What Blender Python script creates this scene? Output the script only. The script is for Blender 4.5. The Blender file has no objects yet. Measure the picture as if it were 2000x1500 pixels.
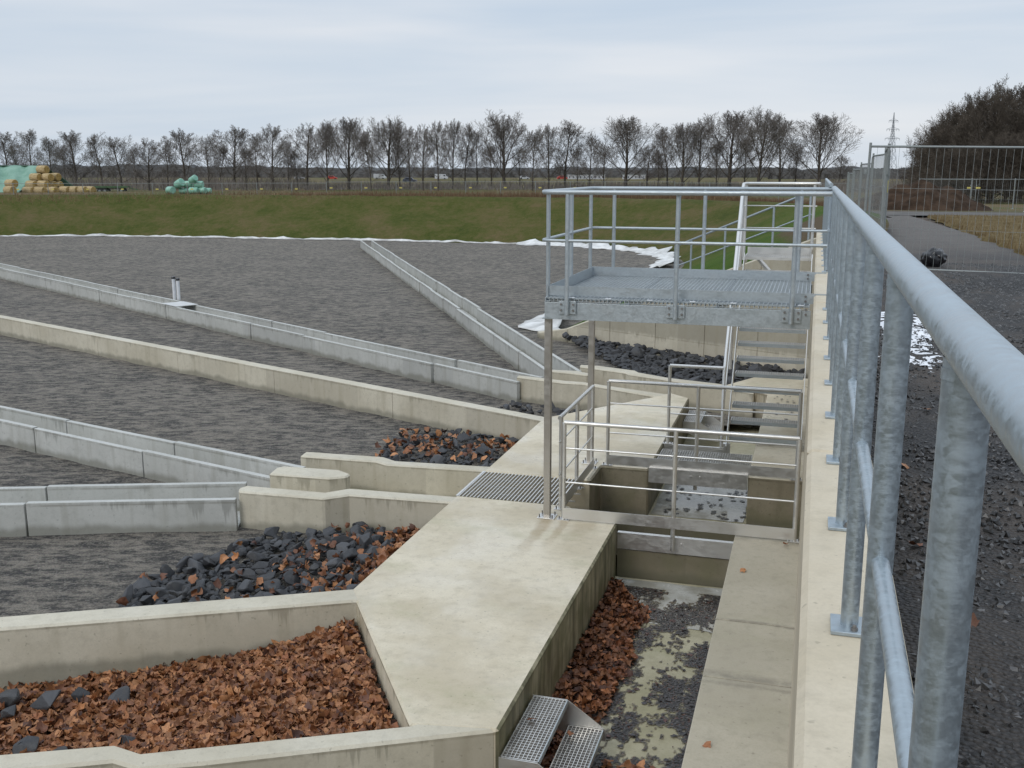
import bpy, math, random
import numpy as np
from mathutils import Vector, Matrix, noise as mnoise
random.seed(7); rng = np.random.default_rng(7)
S = bpy.context.scene; COL = S.collection
R = math.radians
# ------------------------------------------------------------------ camera
PITCH, YAW = R(11.687), R(16.287)
cam = bpy.data.objects.new("camera", bpy.data.cameras.new("camera")); COL.objects.link(cam)
cam.location = (0, 0, 1.25); cam.rotation_euler = (R(90) - PITCH, 0, YAW)
cam.data.sensor_width = 36; cam.data.lens = 36.198; cam.data.clip_start = .05; cam.data.clip_end = 6000
S.camera = cam
# ------------------------------------------------------------------ light
SUN_EL, SUN_AZ = R(38), R(200)      # azimuth measured clockwise from +Y
wd = bpy.data.worlds.new("World"); S.world = wd; wd.use_nodes = True
nt = wd.node_tree; nt.nodes.clear()
def wn(t, **k):
    n = nt.nodes.new(t)
    for a, b in k.items(): setattr(n, a, b)
    return n
def wl(a, b): nt.links.new(a, b)
sky = wn('ShaderNodeTexSky', sky_type='NISHITA', sun_disc=False, sun_elevation=SUN_EL, sun_rotation=SUN_AZ)
tc = wn('ShaderNodeTexCoord'); sp = wn('ShaderNodeSeparateXYZ'); wl(tc.outputs['Generated'], sp.inputs[0])
mp = wn('ShaderNodeMapping'); mp.inputs['Scale'].default_value = (1.3, 1.3, 13); wl(tc.outputs['Generated'], mp.inputs[0])
nz = wn('ShaderNodeTexNoise'); nz.inputs['Scale'].default_value = 1.15; nz.inputs['Detail'].default_value = 4.5; nz.inputs['Roughness'].default_value = .5
nz.inputs['Distortion'].default_value = .25
wl(mp.outputs[0], nz.inputs['Vector'])
cr = wn('ShaderNodeValToRGB'); wl(nz.outputs['Fac'], cr.inputs[0])
cr.color_ramp.elements[0].position = .28; cr.color_ramp.elements[0].color = (.50, .615, .76, 1)
cr.color_ramp.elements[1].position = .72; cr.color_ramp.elements[1].color = (.78, .81, .86, 1)
e_ = cr.color_ramp.elements.new(.5); e_.color = (.635, .71, .805, 1)
gr = wn('ShaderNodeMapRange', interpolation_type='SMOOTHSTEP'); wl(sp.outputs['Z'], gr.inputs[0])
for i, v in enumerate((.12, .75, 10, 16)): gr.inputs[1 + i].default_value = v     # overcast: brighter towards the zenith
mul = wn('ShaderNodeVectorMath', operation='SCALE'); wl(cr.outputs[0], mul.inputs[0]); wl(gr.outputs[0], mul.inputs['Scale'])
mx = wn('ShaderNodeMix', data_type='RGBA'); mx.inputs[0].default_value = .93
wl(sky.outputs[0], mx.inputs[6]); wl(mul.outputs[0], mx.inputs[7])
bg = wn('ShaderNodeBackground'); bg.inputs['Strength'].default_value = .1
out = wn('ShaderNodeOutputWorld'); wl(mx.outputs[2], bg.inputs[0]); wl(bg.outputs[0], out.inputs[0])
sl = bpy.data.lights.new("sun", 'SUN'); sl.energy = 1.0; sl.angle = R(25); sl.color = (1, .955, .89)
sun = bpy.data.objects.new("sun", sl); COL.objects.link(sun)
d_ = Vector((math.sin(SUN_AZ) * math.cos(SUN_EL), math.cos(SUN_AZ) * math.cos(SUN_EL), math.sin(SUN_EL)))
sun.rotation_euler = d_.to_track_quat('Z', 'Y').to_euler(); sun.location = (0, -20, 40)
S.view_settings.view_transform = 'Standard'; S.view_settings.look = 'None'
S.view_settings.exposure = 0.0; S.view_settings.gamma = 1

# ------------------------------------------------------------------ helpers
def N3(x, y, z=0.): return mnoise.noise(Vector((x, y, z)))
def sstep(a, b, x):
    t = min(1, max(0, (x - a) / (b - a))); return t * t * (3 - 2 * t)

class MB:
    """collects shapes; build() links them as one mesh object"""
    def __init__(s): s.v = []; s.f = []; s.sm = []; s.col = []
    def add(s, vs, fs, smooth=False, col=None):
        o = len(s.v); s.v += [tuple(p) for p in vs]
        for f in fs:
            s.f.append([o + i for i in f]); s.sm.append(smooth)
            if col is not None: s.col.append(col)
    def prism(s, pts, z0, z1):
        n = len(pts)
        if sum(pts[i][0] * pts[(i + 1) % n][1] - pts[(i + 1) % n][0] * pts[i][1] for i in range(n)) < 0: pts = pts[::-1]
        g = lambda z, p: z(p[0], p[1]) if callable(z) else z
        vs = [(x, y, g(z0, (x, y))) for x, y in pts] + [(x, y, g(z1, (x, y))) for x, y in pts]
        s.add(vs, [list(range(n))[::-1], list(range(n, 2 * n))] + [[i, (i + 1) % n, n + (i + 1) % n, n + i] for i in range(n)])
    def box(s, a, b):
        s.prism([(a[0], a[1]), (b[0], a[1]), (b[0], b[1]), (a[0], b[1])], a[2], b[2])
    def bar(s, p, q, w, h, up=(0, 0, 1)):
        """box beam from p to q: width w sideways, height h along up"""
        p, q = Vector(p), Vector(q); d = (q - p).normalized(); u = Vector(up)
        sd = d.cross(u)
        if sd.length < 1e-5: sd = d.cross(Vector((1, 0, 0)))
        sd.normalize(); u = sd.cross(d).normalized()
        vs = [c + sd * (a * w / 2) + u * (b * h / 2) for c in (p, q) for a, b in ((-1, -1), (1, -1), (1, 1), (-1, 1))]
        s.add(vs, [[0, 1, 2, 3][::-1], [4, 5, 6, 7], [0, 1, 5, 4], [1, 2, 6, 5], [2, 3, 7, 6], [3, 0, 4, 7]])
    def tube(s, pts, r, n=10, caps=True):
        pts = [Vector(p) for p in pts]; m = len(pts)
        rs = r if isinstance(r, (list, tuple)) else [r] * m
        rings = []; ref = None
        for i, p in enumerate(pts):
            d = (pts[min(i + 1, m - 1)] - pts[max(i - 1, 0)]).normalized()
            if ref is None:
                ref = d.cross(Vector((0, 0, 1)))
                if ref.length < .1: ref = d.cross(Vector((0, 1, 0)))
            ref = (ref - d * ref.dot(d)).normalized(); b = d.cross(ref)
            k = 1.
            if 0 < i < m - 1:
                c = (pts[i] - pts[i - 1]).normalized().dot(d); k = 1 / max(.5, c)
            rings.append([p + (ref * math.cos(t) + b * math.sin(t)) * rs[i] for t in [2 * math.pi * j / n for j in range(n)]])
        vs = [v for rg in rings for v in rg]
        fs = [[i * n + j, i * n + (j + 1) % n, (i + 1) * n + (j + 1) % n, (i + 1) * n + j] for i in range(m - 1) for j in range(n)]
        s.add(vs, fs, True)
        if caps: s.add(rings[0], [list(range(n))[::-1]]); s.add(rings[-1], [list(range(n))])
    def cyl(s, c, axis, r, h, n=8):
        a = Vector(axis).normalized(); c = Vector(c); s.tube([c, c + a * h], r, n)
    def build(s, name, mat, parent=None, bevel=0, smooth_angle=None):
        me = bpy.data.meshes.new(name)
        V = np.array(s.v, dtype=float)
        if parent is None: org = Vector(((V[:, 0].min() + V[:, 0].max()) / 2, (V[:, 1].min() + V[:, 1].max()) / 2, V[:, 2].min()))
        else: org = parent.get('_o'); org = Vector(org) if org is not None else Vector((0, 0, 0))
        V = V - np.array(org)
        me.from_pydata(V.tolist(), [], s.f)
        me.polygons.foreach_set('use_smooth', s.sm)
        if s.col and len(s.col) == len(s.f):
            ca = me.color_attributes.new('tint', 'FLOAT_COLOR', 'CORNER')
            arr = np.repeat(np.array([c + (1.,) for c in s.col]), [len(f) for f in s.f], axis=0)
            ca.data.foreach_set('color', arr.astype(np.float32).ravel())
        for m_ in (mat if isinstance(mat, (list, tuple)) else [mat]): me.materials.append(m_)
        me.update()
        o = bpy.data.objects.new(name, me); COL.objects.link(o)
        if parent is None: o.location = org
        else: o.parent = parent
        o['_o'] = list(org)
        if bevel:
            b = o.modifiers.new('bevel', 'BEVEL'); b.width = bevel; b.segments = 1 if bevel == .02 else 2; b.limit_method = 'ANGLE'; b.angle_limit = R(40)
        return o

def tag(o, label, cat, group=None):
    o['label'] = label; o['category'] = cat
    if group: o['group'] = group
    return o
def thing(name, label, cat, loc=(0, 0, 0), rz=0., group=None):
    o = bpy.data.objects.new(name, None); COL.objects.link(o); o.location = loc; o.rotation_euler = (0, 0, rz); o.empty_display_size = .2
    o['_o'] = list(loc) if rz == 0 else [0, 0, 0]
    return tag(o, label, cat, group)
def local(t): t['_o'] = [0, 0, 0]; return t
def kind(o, k): o['kind'] = k; return o
def dup(root, loc, rz, label=None, sc=None):
    r = root.copy(); COL.objects.link(r); r.location = loc; r.rotation_euler = (0, 0, rz)
    if sc is not None: r.scale = sc
    if label: r['label'] = label
    for ch in list(root.children):
        c = ch.copy(); COL.objects.link(c); c.parent = r
        for g in list(ch.children):
            d = g.copy(); COL.objects.link(d); d.parent = c
    return r

# ------------------------------------------------------------------ materials
class MT:
    def __init__(s, name):
        s.m = bpy.data.materials.new(name); s.m.use_nodes = True; s.t = s.m.node_tree
        s.b = s.t.nodes['Principled BSDF']; s.geo = s.n('ShaderNodeNewGeometry'); s.pos = s.geo.outputs['Position']
    def n(s, t, **k):
        x = s.t.nodes.new(t)
        for a, b in k.items(): setattr(x, a, b)
        return x
    def l(s, a, b): s.t.links.new(a, b)
    def set(s, **k):
        for a, b in k.items():
            i = s.b.inputs[a.replace('_', ' ')]
            if hasattr(b, 'links'): s.l(b, i)
            else: i.default_value = b
    def noise(s, scale, detail=3, rough=.55, st=(1, 1, 1), vec=None, dist=0, off=(0, 0, 0)):
        mp = s.n('ShaderNodeMapping'); mp.inputs['Scale'].default_value = st; mp.inputs['Location'].default_value = off
        s.l(vec or s.pos, mp.inputs[0])
        x = s.n('ShaderNodeTexNoise'); x.inputs['Scale'].default_value = scale; x.inputs['Detail'].default_value = detail
        x.inputs['Roughness'].default_value = rough; x.inputs['Distortion'].default_value = dist
        s.l(mp.outputs[0], x.inputs['Vector']); return x.outputs['Fac']
    def vor(s, scale, st=(1, 1, 1), out='Distance', rand=1):
        mp = s.n('ShaderNodeMapping'); mp.inputs['Scale'].default_value = st; s.l(s.pos, mp.inputs[0])
        x = s.n('ShaderNodeTexVoronoi'); x.inputs['Scale'].default_value = scale; x.inputs['Randomness'].default_value = rand
        s.l(mp.outputs[0], x.inputs['Vector']); return x.outputs[out]
    def ramp(s, fac, stops):
        x = s.n('ShaderNodeValToRGB'); s.l(fac, x.inputs[0]); e = x.color_ramp.elements
        while len(e) < len(stops): e.new(.5)
        for q, (p, c) in zip(e, stops):
            q.position = p; q.color = (c, c, c, 1) if not isinstance(c, tuple) else c + (1,)
        return x.outputs[0]
    def mr(s, v, a, b, c=0., d=1.):
        x = s.n('ShaderNodeMapRange', interpolation_type='SMOOTHSTEP'); s.l(v, x.inputs[0])
        for i, q in enumerate((a, b, c, d)): x.inputs[1 + i].default_value = q
        return x.outputs[0]
    def math(s, op, a, b=None):
        x = s.n('ShaderNodeMath', operation=op)
        for i, q in enumerate((a, b)):
            if q is None: continue
            if hasattr(q, 'links'): s.l(q, x.inputs[i])
            else: x.inputs[i].default_value = q
        return x.outputs[0]
    def mix(s, f, a, b, mode='MIX'):
        x = s.n('ShaderNodeMix', data_type='RGBA', blend_type=mode)
        for i, q in ((0, f), (6, a), (7, b)):
            if hasattr(q, 'links'): s.l(q, x.inputs[i])
            else: x.inputs[i].default_value = q if i == 0 else q + (1,)
        return x.outputs[2]
    def sep(s, v):
        x = s.n('ShaderNodeSeparateXYZ'); s.l(v, x.inputs[0]); return x.outputs
    def bump(s, h, strength, dist=.01):
        x = s.n('ShaderNodeBump'); x.inputs['Strength'].default_value = strength; x.inputs['Distance'].default_value = dist
        s.l(h, x.inputs['Height']); s.l(x.outputs[0], s.b.inputs['Normal'])

def concrete(name, c1, c2, ztop, stain_shade=.55, algae=0., base=-3.13, green=.0, wetlo=.5, smear=(), runs=()):
    m = MT(name)
    col = m.mix(m.mr(m.noise(.8, 6, .62), .36, .64), c1, c2)
    col = m.mix(m.math('MULTIPLY', m.mr(m.noise(9, 5, .7), .45, .75), .45), col, tuple(x * .72 for x in c1))
    fine = m.noise(60, 3, .7)
    col = m.mix(m.math('MULTIPLY', m.mr(fine, .35, .75), .3), col, tuple(x * .8 for x in c1))
    fl = m.math('FLOOR', m.math('MULTIPLY', m.math('ADD', m.math('MULTIPLY', m.sep(m.pos)[0], .83), m.math('MULTIPLY', m.sep(m.pos)[1], .56)), 1.35))
    wn_ = m.n('ShaderNodeTexWhiteNoise', noise_dimensions='1D'); m.l(fl, wn_.inputs['W'])
    sd0 = m.mr(m.math('ABSOLUTE', m.sep(m.geo.outputs['True Normal'])[2]), .3, .7, 1, 0)
    col = m.mix(m.math('MULTIPLY', m.math('MULTIPLY', m.mr(wn_.outputs['Value'], .35, 1), sd0), .5), col, (c1[0] * .74, c1[1] * .74, c1[2] * .76))
    spk = m.mr(m.noise(26, 2, .5, off=(7, 3, 1)), .66, .74); col = m.mix(m.math('MULTIPLY', spk, .45), col, tuple(x * .45 for x in c1))
    pores = m.mr(m.vor(34), .0, .09, 1, 0)                      # air holes
    col = m.mix(m.math('MULTIPLY', pores, .6), col, tuple(x * .35 for x in c1))
    P = m.sep(m.pos); Nn = m.sep(m.geo.outputs['True Normal'])
    side = m.mr(m.math('ABSOLUTE', Nn[2]), .3, .7, 1, 0)
    # runs below the coping: length follows a noise along the wall
    d = m.math('SUBTRACT', ztop, P[2])
    run = m.math('ADD', m.math('MULTIPLY', m.math('MULTIPLY', m.mr(m.noise(.7, 3, .6, (1, 1, 0), off=(4, 2, 0)), .42, .62), m.mr(m.noise(5, 5, .75, (1, 1, 0)), .45, .8)), .42), m.math('MULTIPLY', m.mr(m.noise(14, 3, .6, (1, 1, 0)), .4, .8), .045))
    st = m.mr(m.math('SUBTRACT', run, d), -.03, .07)
    st = m.math('MULTIPLY', m.math('MULTIPLY', st, side), stain_shade)
    col = m.mix(st, col, (c1[0] * .42, c1[1] * .42, c1[2] * .40))
    edge_shade = m.mr(m.math('ABSOLUTE', m.math('SUBTRACT', d, .032)), .004, .018, 1, 0)  # thin shadow line under the top edge, painted into the colour with drip dirt
    col = m.mix(m.math('MULTIPLY', m.math('MULTIPLY', edge_shade, m.mr(m.noise(3, 4, .7, off=(1, 8, 0)), .3, .6)), m.math('MULTIPLY', side, min(1, stain_shade * 1.1))), col, (c1[0] * .42, c1[1] * .40, c1[2] * .36))
    st2 = m.math('MULTIPLY', m.math('MULTIPLY', m.mr(m.noise(7, 3, .5, (1, 1, .06)), .5, .75), side), .38)
    col = m.mix(st2, col, (c1[0] * .6, c1[1] * .58, c1[2] * .52))
    # damp foot with a ragged edge
    ft = m.mr(m.math('ADD', m.math('SUBTRACT', P[2], base), m.math('MULTIPLY', m.noise(3, 3, .5, (1, 1, 0)), -.22)), -.07, .03, 1, 0)
    col = m.mix(m.math('MULTIPLY', m.math('MULTIPLY', ft, side), .6), col, (.14, .135, .10))
    if green:
        g = m.mr(m.noise(.9, 6, .68, (1, 1.7, 1), off=(3, 1, 0)), .50, .74)
        col = m.mix(m.math('MULTIPLY', g, green), col, (.25, .26, .13))
        g2 = m.mr(m.noise(1.9, 7, .74, (.7, 1.9, 1), off=(9, 4, 0)), .56, .76)
        col = m.mix(m.math('MULTIPLY', g2, green * .8), col, (.24, .23, .17))
    if algae:
        a = m.mr(m.noise(8, 3, .5, (0, 1, .16)), .35, .66)
        col = m.mix(m.math('MULTIPLY', a, algae), col, (.075, .07, .04))
        a2 = m.mr(m.noise(3, 4, .6, (1, 1, 1)), .4, .65)
        col = m.mix(m.math('MULTIPLY', a2, algae * .7), col, (.11, .115, .05))
    for y0, w_, k in smear:
        dy = m.math('ABSOLUTE', m.math('ADD', m.math('SUBTRACT', P[1], y0), m.math('MULTIPLY', m.noise(2.5, 5, .7, off=(0, y0, 0)), .12)))
        q = m.math('MULTIPLY', m.mr(dy, 0, w_, 1, 0), m.mr(m.noise(5, 4, .7), .3, .6)); col = m.mix(m.math('MULTIPLY', q, k), col, (.14, .125, .10))
    for x0, w_, ya, yb, k in runs:
        dx = m.math('ABSOLUTE', m.math('ADD', m.math('SUBTRACT', P[0], x0), m.math('MULTIPLY', m.math('SUBTRACT', m.noise(3, 4, .7, off=(x0, 0, 0)), .5), .12)))
        q = m.math('MULTIPLY', m.math('MULTIPLY', m.mr(dx, w_ * .3, w_, 1, 0), m.mr(P[1], ya, yb)), m.mr(Nn[2], .5, .9)); q = m.math('MULTIPLY', q, m.mr(P[1], 10.96, 10.9))
        col = m.mix(m.math('MULTIPLY', q, k), col, (.30, .215, .11))
    wet = m.mr(m.noise(1.1, 4, .6), .35, .7)
    m.set(Base_Color=col, Roughness=m.mr(wet, 0, 1, .82, wetlo))
    m.bump(m.math('ADD', m.math('MULTIPLY', fine, .5), m.math('MULTIPLY', pores, -1.5)), .25, .004)
    return m.m
W = -2.65
BEIGE, BEIGE2 = (.485, .44, .34), (.575, .53, .425)
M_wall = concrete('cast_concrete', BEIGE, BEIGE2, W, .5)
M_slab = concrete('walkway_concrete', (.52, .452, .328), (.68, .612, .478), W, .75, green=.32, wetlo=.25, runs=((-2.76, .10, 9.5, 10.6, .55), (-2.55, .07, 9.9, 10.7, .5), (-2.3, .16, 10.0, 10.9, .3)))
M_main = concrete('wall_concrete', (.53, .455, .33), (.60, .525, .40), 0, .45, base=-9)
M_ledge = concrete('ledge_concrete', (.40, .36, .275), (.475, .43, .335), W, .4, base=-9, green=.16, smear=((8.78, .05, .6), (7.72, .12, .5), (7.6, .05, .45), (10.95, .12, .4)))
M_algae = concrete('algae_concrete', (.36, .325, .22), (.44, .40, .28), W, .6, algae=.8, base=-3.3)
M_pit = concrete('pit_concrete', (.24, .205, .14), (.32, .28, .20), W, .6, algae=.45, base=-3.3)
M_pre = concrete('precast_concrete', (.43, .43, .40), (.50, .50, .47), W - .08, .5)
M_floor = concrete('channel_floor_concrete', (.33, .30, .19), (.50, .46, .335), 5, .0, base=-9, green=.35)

def galv(name, c, rough=.45, metal=.7, scale=45, con=1., bump=.12):
    m = MT(name)
    hsv = m.sep(m.vor(scale, out='Color'))[0]
    n1 = m.noise(7, 6, .78, (1, 2.6, 2.6), dist=.5); n2 = m.noise(60, 4, .75, (.7, 2.2, 2.2)); n3 = m.noise(3.2, 4, .7, (1, 1.6, 1.6), off=(2, 5, 1))
    f = m.math('ADD', m.math('MULTIPLY', hsv, .30), m.math('MULTIPLY', m.mr(n1, .32, .68), .34)); f = m.math('ADD', f, m.math('MULTIPLY', m.mr(n2, .3, .7), .36))
    col = m.mix(f, tuple(x * (1 - .30 * con) for x in c), tuple(min(1, x * (1 + .30 * con)) for x in c))
    col = m.mix(m.math('MULTIPLY', m.mr(n3, .5, .72), .30 * con), col, (c[0] * .95, c[1] * .78, c[2] * .68))
    m.set(Base_Color=col, Metallic=metal, Roughness=m.mr(f, .2, .8, rough - .10, rough + .14))
    if bump: m.bump(n2, bump, .002)
    return m.m
M_galv = galv('galvanised_steel', (.385, .44, .475), .40, .70, 95, .60)
M_galvp = galv('galvanised_platform_steel', (.42, .46, .48), .42, .62, 60, .5)
M_sst = galv('stainless_steel', (.68, .67, .645), .38, .85, 8, .08, 0)
M_col = galv('column_steel', (.44, .415, .38), .38, .85, 8, .06, 0)
M_bolt = galv('bolt_steel', (.22, .21, .2), .5, .7, 30)
M_tfence = galv('fence_steel', (.245, .262, .255), .55, .4, 30)

def simple(name, c1, c2, scale=6, rough=.85, detail=4, bump=0., bd=.02, spec=.5, st=(1, 1, 1), lo=.3, hi=.7):
    m = MT(name); n1 = m.noise(scale, detail, .6, st)
    m.set(Base_Color=m.mix(m.mr(n1, lo, hi), c1, c2), Roughness=rough); m.b.inputs['Specular IOR Level'].default_value = spec
    if bump: m.bump(n1, bump, bd)
    return m.m

def gravel_bed():
    m = MT('basin_gravel')
    vr = m.n('ShaderNodeVectorRotate', rotation_type='Z_AXIS'); m.l(m.pos, vr.inputs['Vector']); vr.inputs['Angle'].default_value = -YAW
    a = m.noise(7.5, 8, .74, (.50, 1.2, 1), vec=vr.outputs[0], dist=.12); b = m.noise(.55, 4, .6); c = m.noise(42, 4, .75); v = m.vor(48); vc = m.sep(m.vor(48, out='Color'))[0]
    A = m.mr(m.math('ADD', a, m.math('MULTIPLY', m.math('SUBTRACT', b, .5), .14)), .40, .60)
    col = m.mix(A, (.092, .087, .082), (.385, .342, .285))
    col = m.mix(m.math('MULTIPLY', m.mr(c, .40, .66), .45), col, (.05, .049, .049))
    col = m.mix(m.math('MULTIPLY', m.mr(vc, .72, .95), .5), col, (.36, .335, .29))
    m.set(Base_Color=col, Roughness=.9); m.b.inputs['Specular IOR Level'].default_value = .25
    m.bump(m.math('ADD', m.math('ADD', a, m.math('MULTIPLY', c, .35)), m.math('MULTIPLY', v, -.3)), 1., .12)
    return m.m
M_bed = gravel_bed()
def path_mat():
    m = MT('path_gravel')
    v = m.vor(46); cc = m.sep(m.vor(46, out='Color'))[1]; b = m.noise(1.2, 5, .65, (1, .5, 1)); c = m.noise(20, 4, .7)
    col = m.mix(cc, (.022, .021, .022), (.068, .062, .058))
    col = m.mix(m.mr(v, .25, .6), col, (.012, .012, .013))
    col = m.mix(m.math('MULTIPLY', m.mr(b, .40, .66), .75), col, (.088, .068, .052))
    P = m.sep(m.pos); col = m.mix(m.math('MULTIPLY', m.mr(P[1], 16, 30), .8), col, m.mix(m.noise(1.5, 5), (.10, .09, .082), (.20, .178, .155)))
    m.set(Base_Color=col, Roughness=.75); m.bump(m.math('ADD', m.math('MULTIPLY', v, -1.), m.math('MULTIPLY', c, .4)), 1., .03)
    return m.m
M_path = path_mat()
def grass_mat():
    m = MT('bank_grass'); P = m.sep(m.pos)
    a = m.noise(.35, 5, .65, (1, 1, 2.2)); b = m.noise(2.8, 6, .75); c = m.noise(13, 4, .85)
    t = m.math('ADD', m.math('MULTIPLY', a, .42), m.math('MULTIPLY', b, .34)); t = m.math('ADD', t, m.math('MULTIPLY', c, .24))
    far = m.ramp(t, [(.38, (.046, .062, .010)), (.465, (.074, .084, .017)), (.53, (.108, .096, .032)), (.61, (.145, .108, .052))])
    near = m.ramp(t, [(.38, (.038, .085, .006)), (.52, (.066, .118, .010)), (.64, (.095, .12, .022))])
    col = m.mix(m.mr(m.math('ADD', P[1], m.math('MULTIPLY', P[0], -1.6)), 44, 68, 1, 0), far, near)
    rim = m.mr(m.math('ADD', P[2], m.math('MULTIPLY', b, .35)), -.28, -.05)
    col = m.mix(rim, col, (.12, .088, .05))
    m.set(Base_Color=col, Roughness=.95); m.b.inputs['Specular IOR Level'].default_value = .15
    m.bump(m.math('ADD', b, c), .8, .12)
    return m.m
M_grass = grass_mat()
def field_mat():
    m = MT('field_ground'); P = m.sep(m.pos)
    a = m.noise(.06, 5, .65); b = m.noise(1.6, 6, .75)
    t = m.math('ADD', m.math('MULTIPLY', a, .55), m.math('MULTIPLY', b, .45))
    col = m.ramp(t, [(.36, (.055, .075, .018)), (.46, (.085, .09, .03)), (.53, (.13, .095, .05)), (.64, (.15, .105, .065))])
    r = m.mr(P[0], -1, 2)                                    # bare trampled earth beside the wall
    r = m.math('MULTIPLY', r, m.mr(P[1], 60, 75, 1, 0))
    col = m.mix(r, col, m.mix(b, (.07, .058, .048), (.12, .095, .072)))
    m.set(Base_Color=col, Roughness=.95); m.b.inputs['Specular IOR Level'].default_value = .15; m.bump(b, .7, .15)
    return m.m
M_field = field_mat()
M_dry = simple('dry_grass', (.12, .084, .040), (.20, .145, .082), 9, .95, spec=.1)
M_verge = simple('verge_turf', (.085, .062, .022), (.17, .125, .06), 2.4, .95, 6, .8, .06, spec=.1)
M_rock = MT('basalt_rock')
def _rock():
    m = M_rock; oi = m.n('ShaderNodeObjectInfo'); n1 = m.noise(7, 5, .7); n2 = m.noise(38, 4, .7)
    c = m.mix(oi.outputs['Random'], (.022, .023, .026), (.064, .066, .072)); c = m.mix(m.math('MULTIPLY', m.mr(n1, .45, .75), .7), c, (.095, .092, .088))
    m.set(Base_Color=c, Roughness=m.mr(n1, .3, .7, .5, .8)); m.bump(m.math('ADD', n1, m.math('MULTIPLY', n2, .5)), .5, .02)
_rock(); M_rock = M_rock.m
M_leaf = MT('dead_leaf')
def _leaf():
    m = M_leaf; at = m.n('ShaderNodeAttribute', attribute_name='tint'); n1 = m.noise(70, 3)
    m.set(Base_Color=m.mix(m.math('MULTIPLY', m.mr(n1, .4, .7), .35), at.outputs['Color'], (.09, .03, .012)), Roughness=.6)
_leaf(); M_leaf = M_leaf.m
M_wetleaf = MT('wet_leaf')
def _wl():
    m = M_wetleaf; at = m.n('ShaderNodeAttribute', attribute_name='tint'); m.set(Base_Color=at.outputs['Color'], Roughness=.22)
_wl(); M_wetleaf = M_wetleaf.m
M_bark = simple('bark', (.062, .053, .044), (.11, .094, .078), 3, .95, spec=.1)
M_twig = simple('twig_bark', (.135, .118, .106), (.21, .188, .168), .6, .95, spec=.1)
M_brush = simple('thicket_bark', (.080, .066, .052), (.135, .113, .092), .8, .95, spec=.1)
M_white = simple('white_fleece', (.42, .415, .40), (.72, .72, .70), 1.6, .8, 5, .5, .05)
M_snow = simple('old_snow', (.62, .64, .67), (.85, .86, .88), 6, .6, 5, .5, .02)
M_straw = simple('straw', (.30, .21, .095), (.50, .385, .21), 2.2, .9, 6, .6, .05, st=(1, 1, 4))
M_strawend = simple('straw_end', (.22, .14, .04), (.42, .28, .09), 3, .9, 6)
M_wrap = simple('pale_green_wrap', (.16, .36, .27), (.28, .50, .39), 1.4, .35, 4, .3, .05)
M_tarp = simple('green_tarp', (.125, .255, .185), (.20, .34, .26), .9, .6, 5, .5, .1)
M_soil = simple('turned_soil', (.028, .018, .012), (.065, .042, .028), 1.5, .95, 6, .9, .15, spec=.1)
M_black = simple('black_plastic', (.008, .008, .01), (.02, .02, .022), 9, .18, 3, .3, .02)
M_yellow = simple('yellow_sign', (.50, .42, .09), (.60, .52, .16), 8, .5)
M_whitep = simple('white_plastic', (.62, .64, .66), (.75, .76, .77), 5, .4)
M_foot = simple('fence_foot_concrete', (.25, .25, .24), (.36, .35, .33), 8, .9)
M_gpaint = simple('green_paint', (.03, .075, .025), (.06, .12, .045), 2, .6)
M_rubber = simple('tyre_rubber', (.02, .02, .02), (.035, .035, .035), 5, .8)
M_ink = simple('grey_ink', (.10, .10, .10), (.17, .17, .17), 20, .9)
M_water = MT('shallow_water')
def _wt():
    m = M_water; n1 = m.noise(3, 5, .6); m.set(Base_Color=m.mix(m.mr(n1, .4, .65), (.30, .29, .25), (.46, .46, .43)), Roughness=m.mr(n1, .35, .65, .03, .28)); m.bump(m.noise(18, 2), .03, .01)
_wt(); M_water = M_water.m
M_carw = simple('white_paint', (.42, .43, .44), (.52, .52, .53), 2, .4)
M_carr = simple('red_paint', (.4, .03, .02), (.48, .05, .03), 2, .4)
M_carb = simple('dark_paint', (.04, .05, .07), (.06, .07, .09), 2, .4)
M_glass = simple('dark_glass', (.02, .025, .03), (.03, .035, .04), 2, .1)

# ------------------------------------------------------------------ ground, bank, gravel bed
FOOT = [(-100, 22), (-82, 40), (-66, 51), (-56, 56.5), (-46.7, 59.6), (-42.7, 60.1), (-35, 60.3), (-28, 60.7), (-20.9, 60.4), (-16, 60.2), (-12.2, 59.2), (-9.3, 57.2), (-7.2, 54.3), (-6.0, 50.5), (-5.8, 46.5), (-6.0, 40), (-6.3, 33), (-6.6, 29), (-6.75, 27.3)]
def normals(P):
    out_ = []
    for i in range(len(P)):
        a, b = P[max(0, i - 1)], P[min(len(P) - 1, i + 1)]
        dx, dy = b[0] - a[0], b[1] - a[1]; L = math.hypot(dx, dy); out_.append((-dy / L, dx / L))
    return out_
def resample(P, step):
    o = [P[0]]
    for a, b in zip(P[:-1], P[1:]):
        n = max(1, int(math.dist(a, b) / step))
        for i in range(1, n + 1): o.append((a[0] + (b[0] - a[0]) * i / n, a[1] + (b[1] - a[1]) * i / n))
    return o
FR = resample(FOOT, 1.2)
for _ in range(4): FR = [FR[0]] + [((FR[i - 1][0] + 2 * FR[i][0] + FR[i + 1][0]) / 4, (FR[i - 1][1] + 2 * FR[i][1] + FR[i + 1][1]) / 4) for i in range(1, len(FR) - 1)] + [FR[-1]]
FN = normals(FR)
CREST = [(p[0] + n[0] * 6.2, p[1] + n[1] * 6.2) for p, n in zip(FR, FN)]
POLY = np.array(CREST + [(.18, 22.9), (.18, -30), (-100, -30)])
def inside(x, y):
    c = False; n = len(POLY); j = n - 1
    for i in range(n):
        xi, yi = POLY[i]; xj, yj = POLY[j]
        if (yi > y) != (yj > y) and x < (xj - xi) * (y - yi) / (yj - yi) + xi: c = not c
        j = i
    return c
CA = np.array(CREST)
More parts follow.
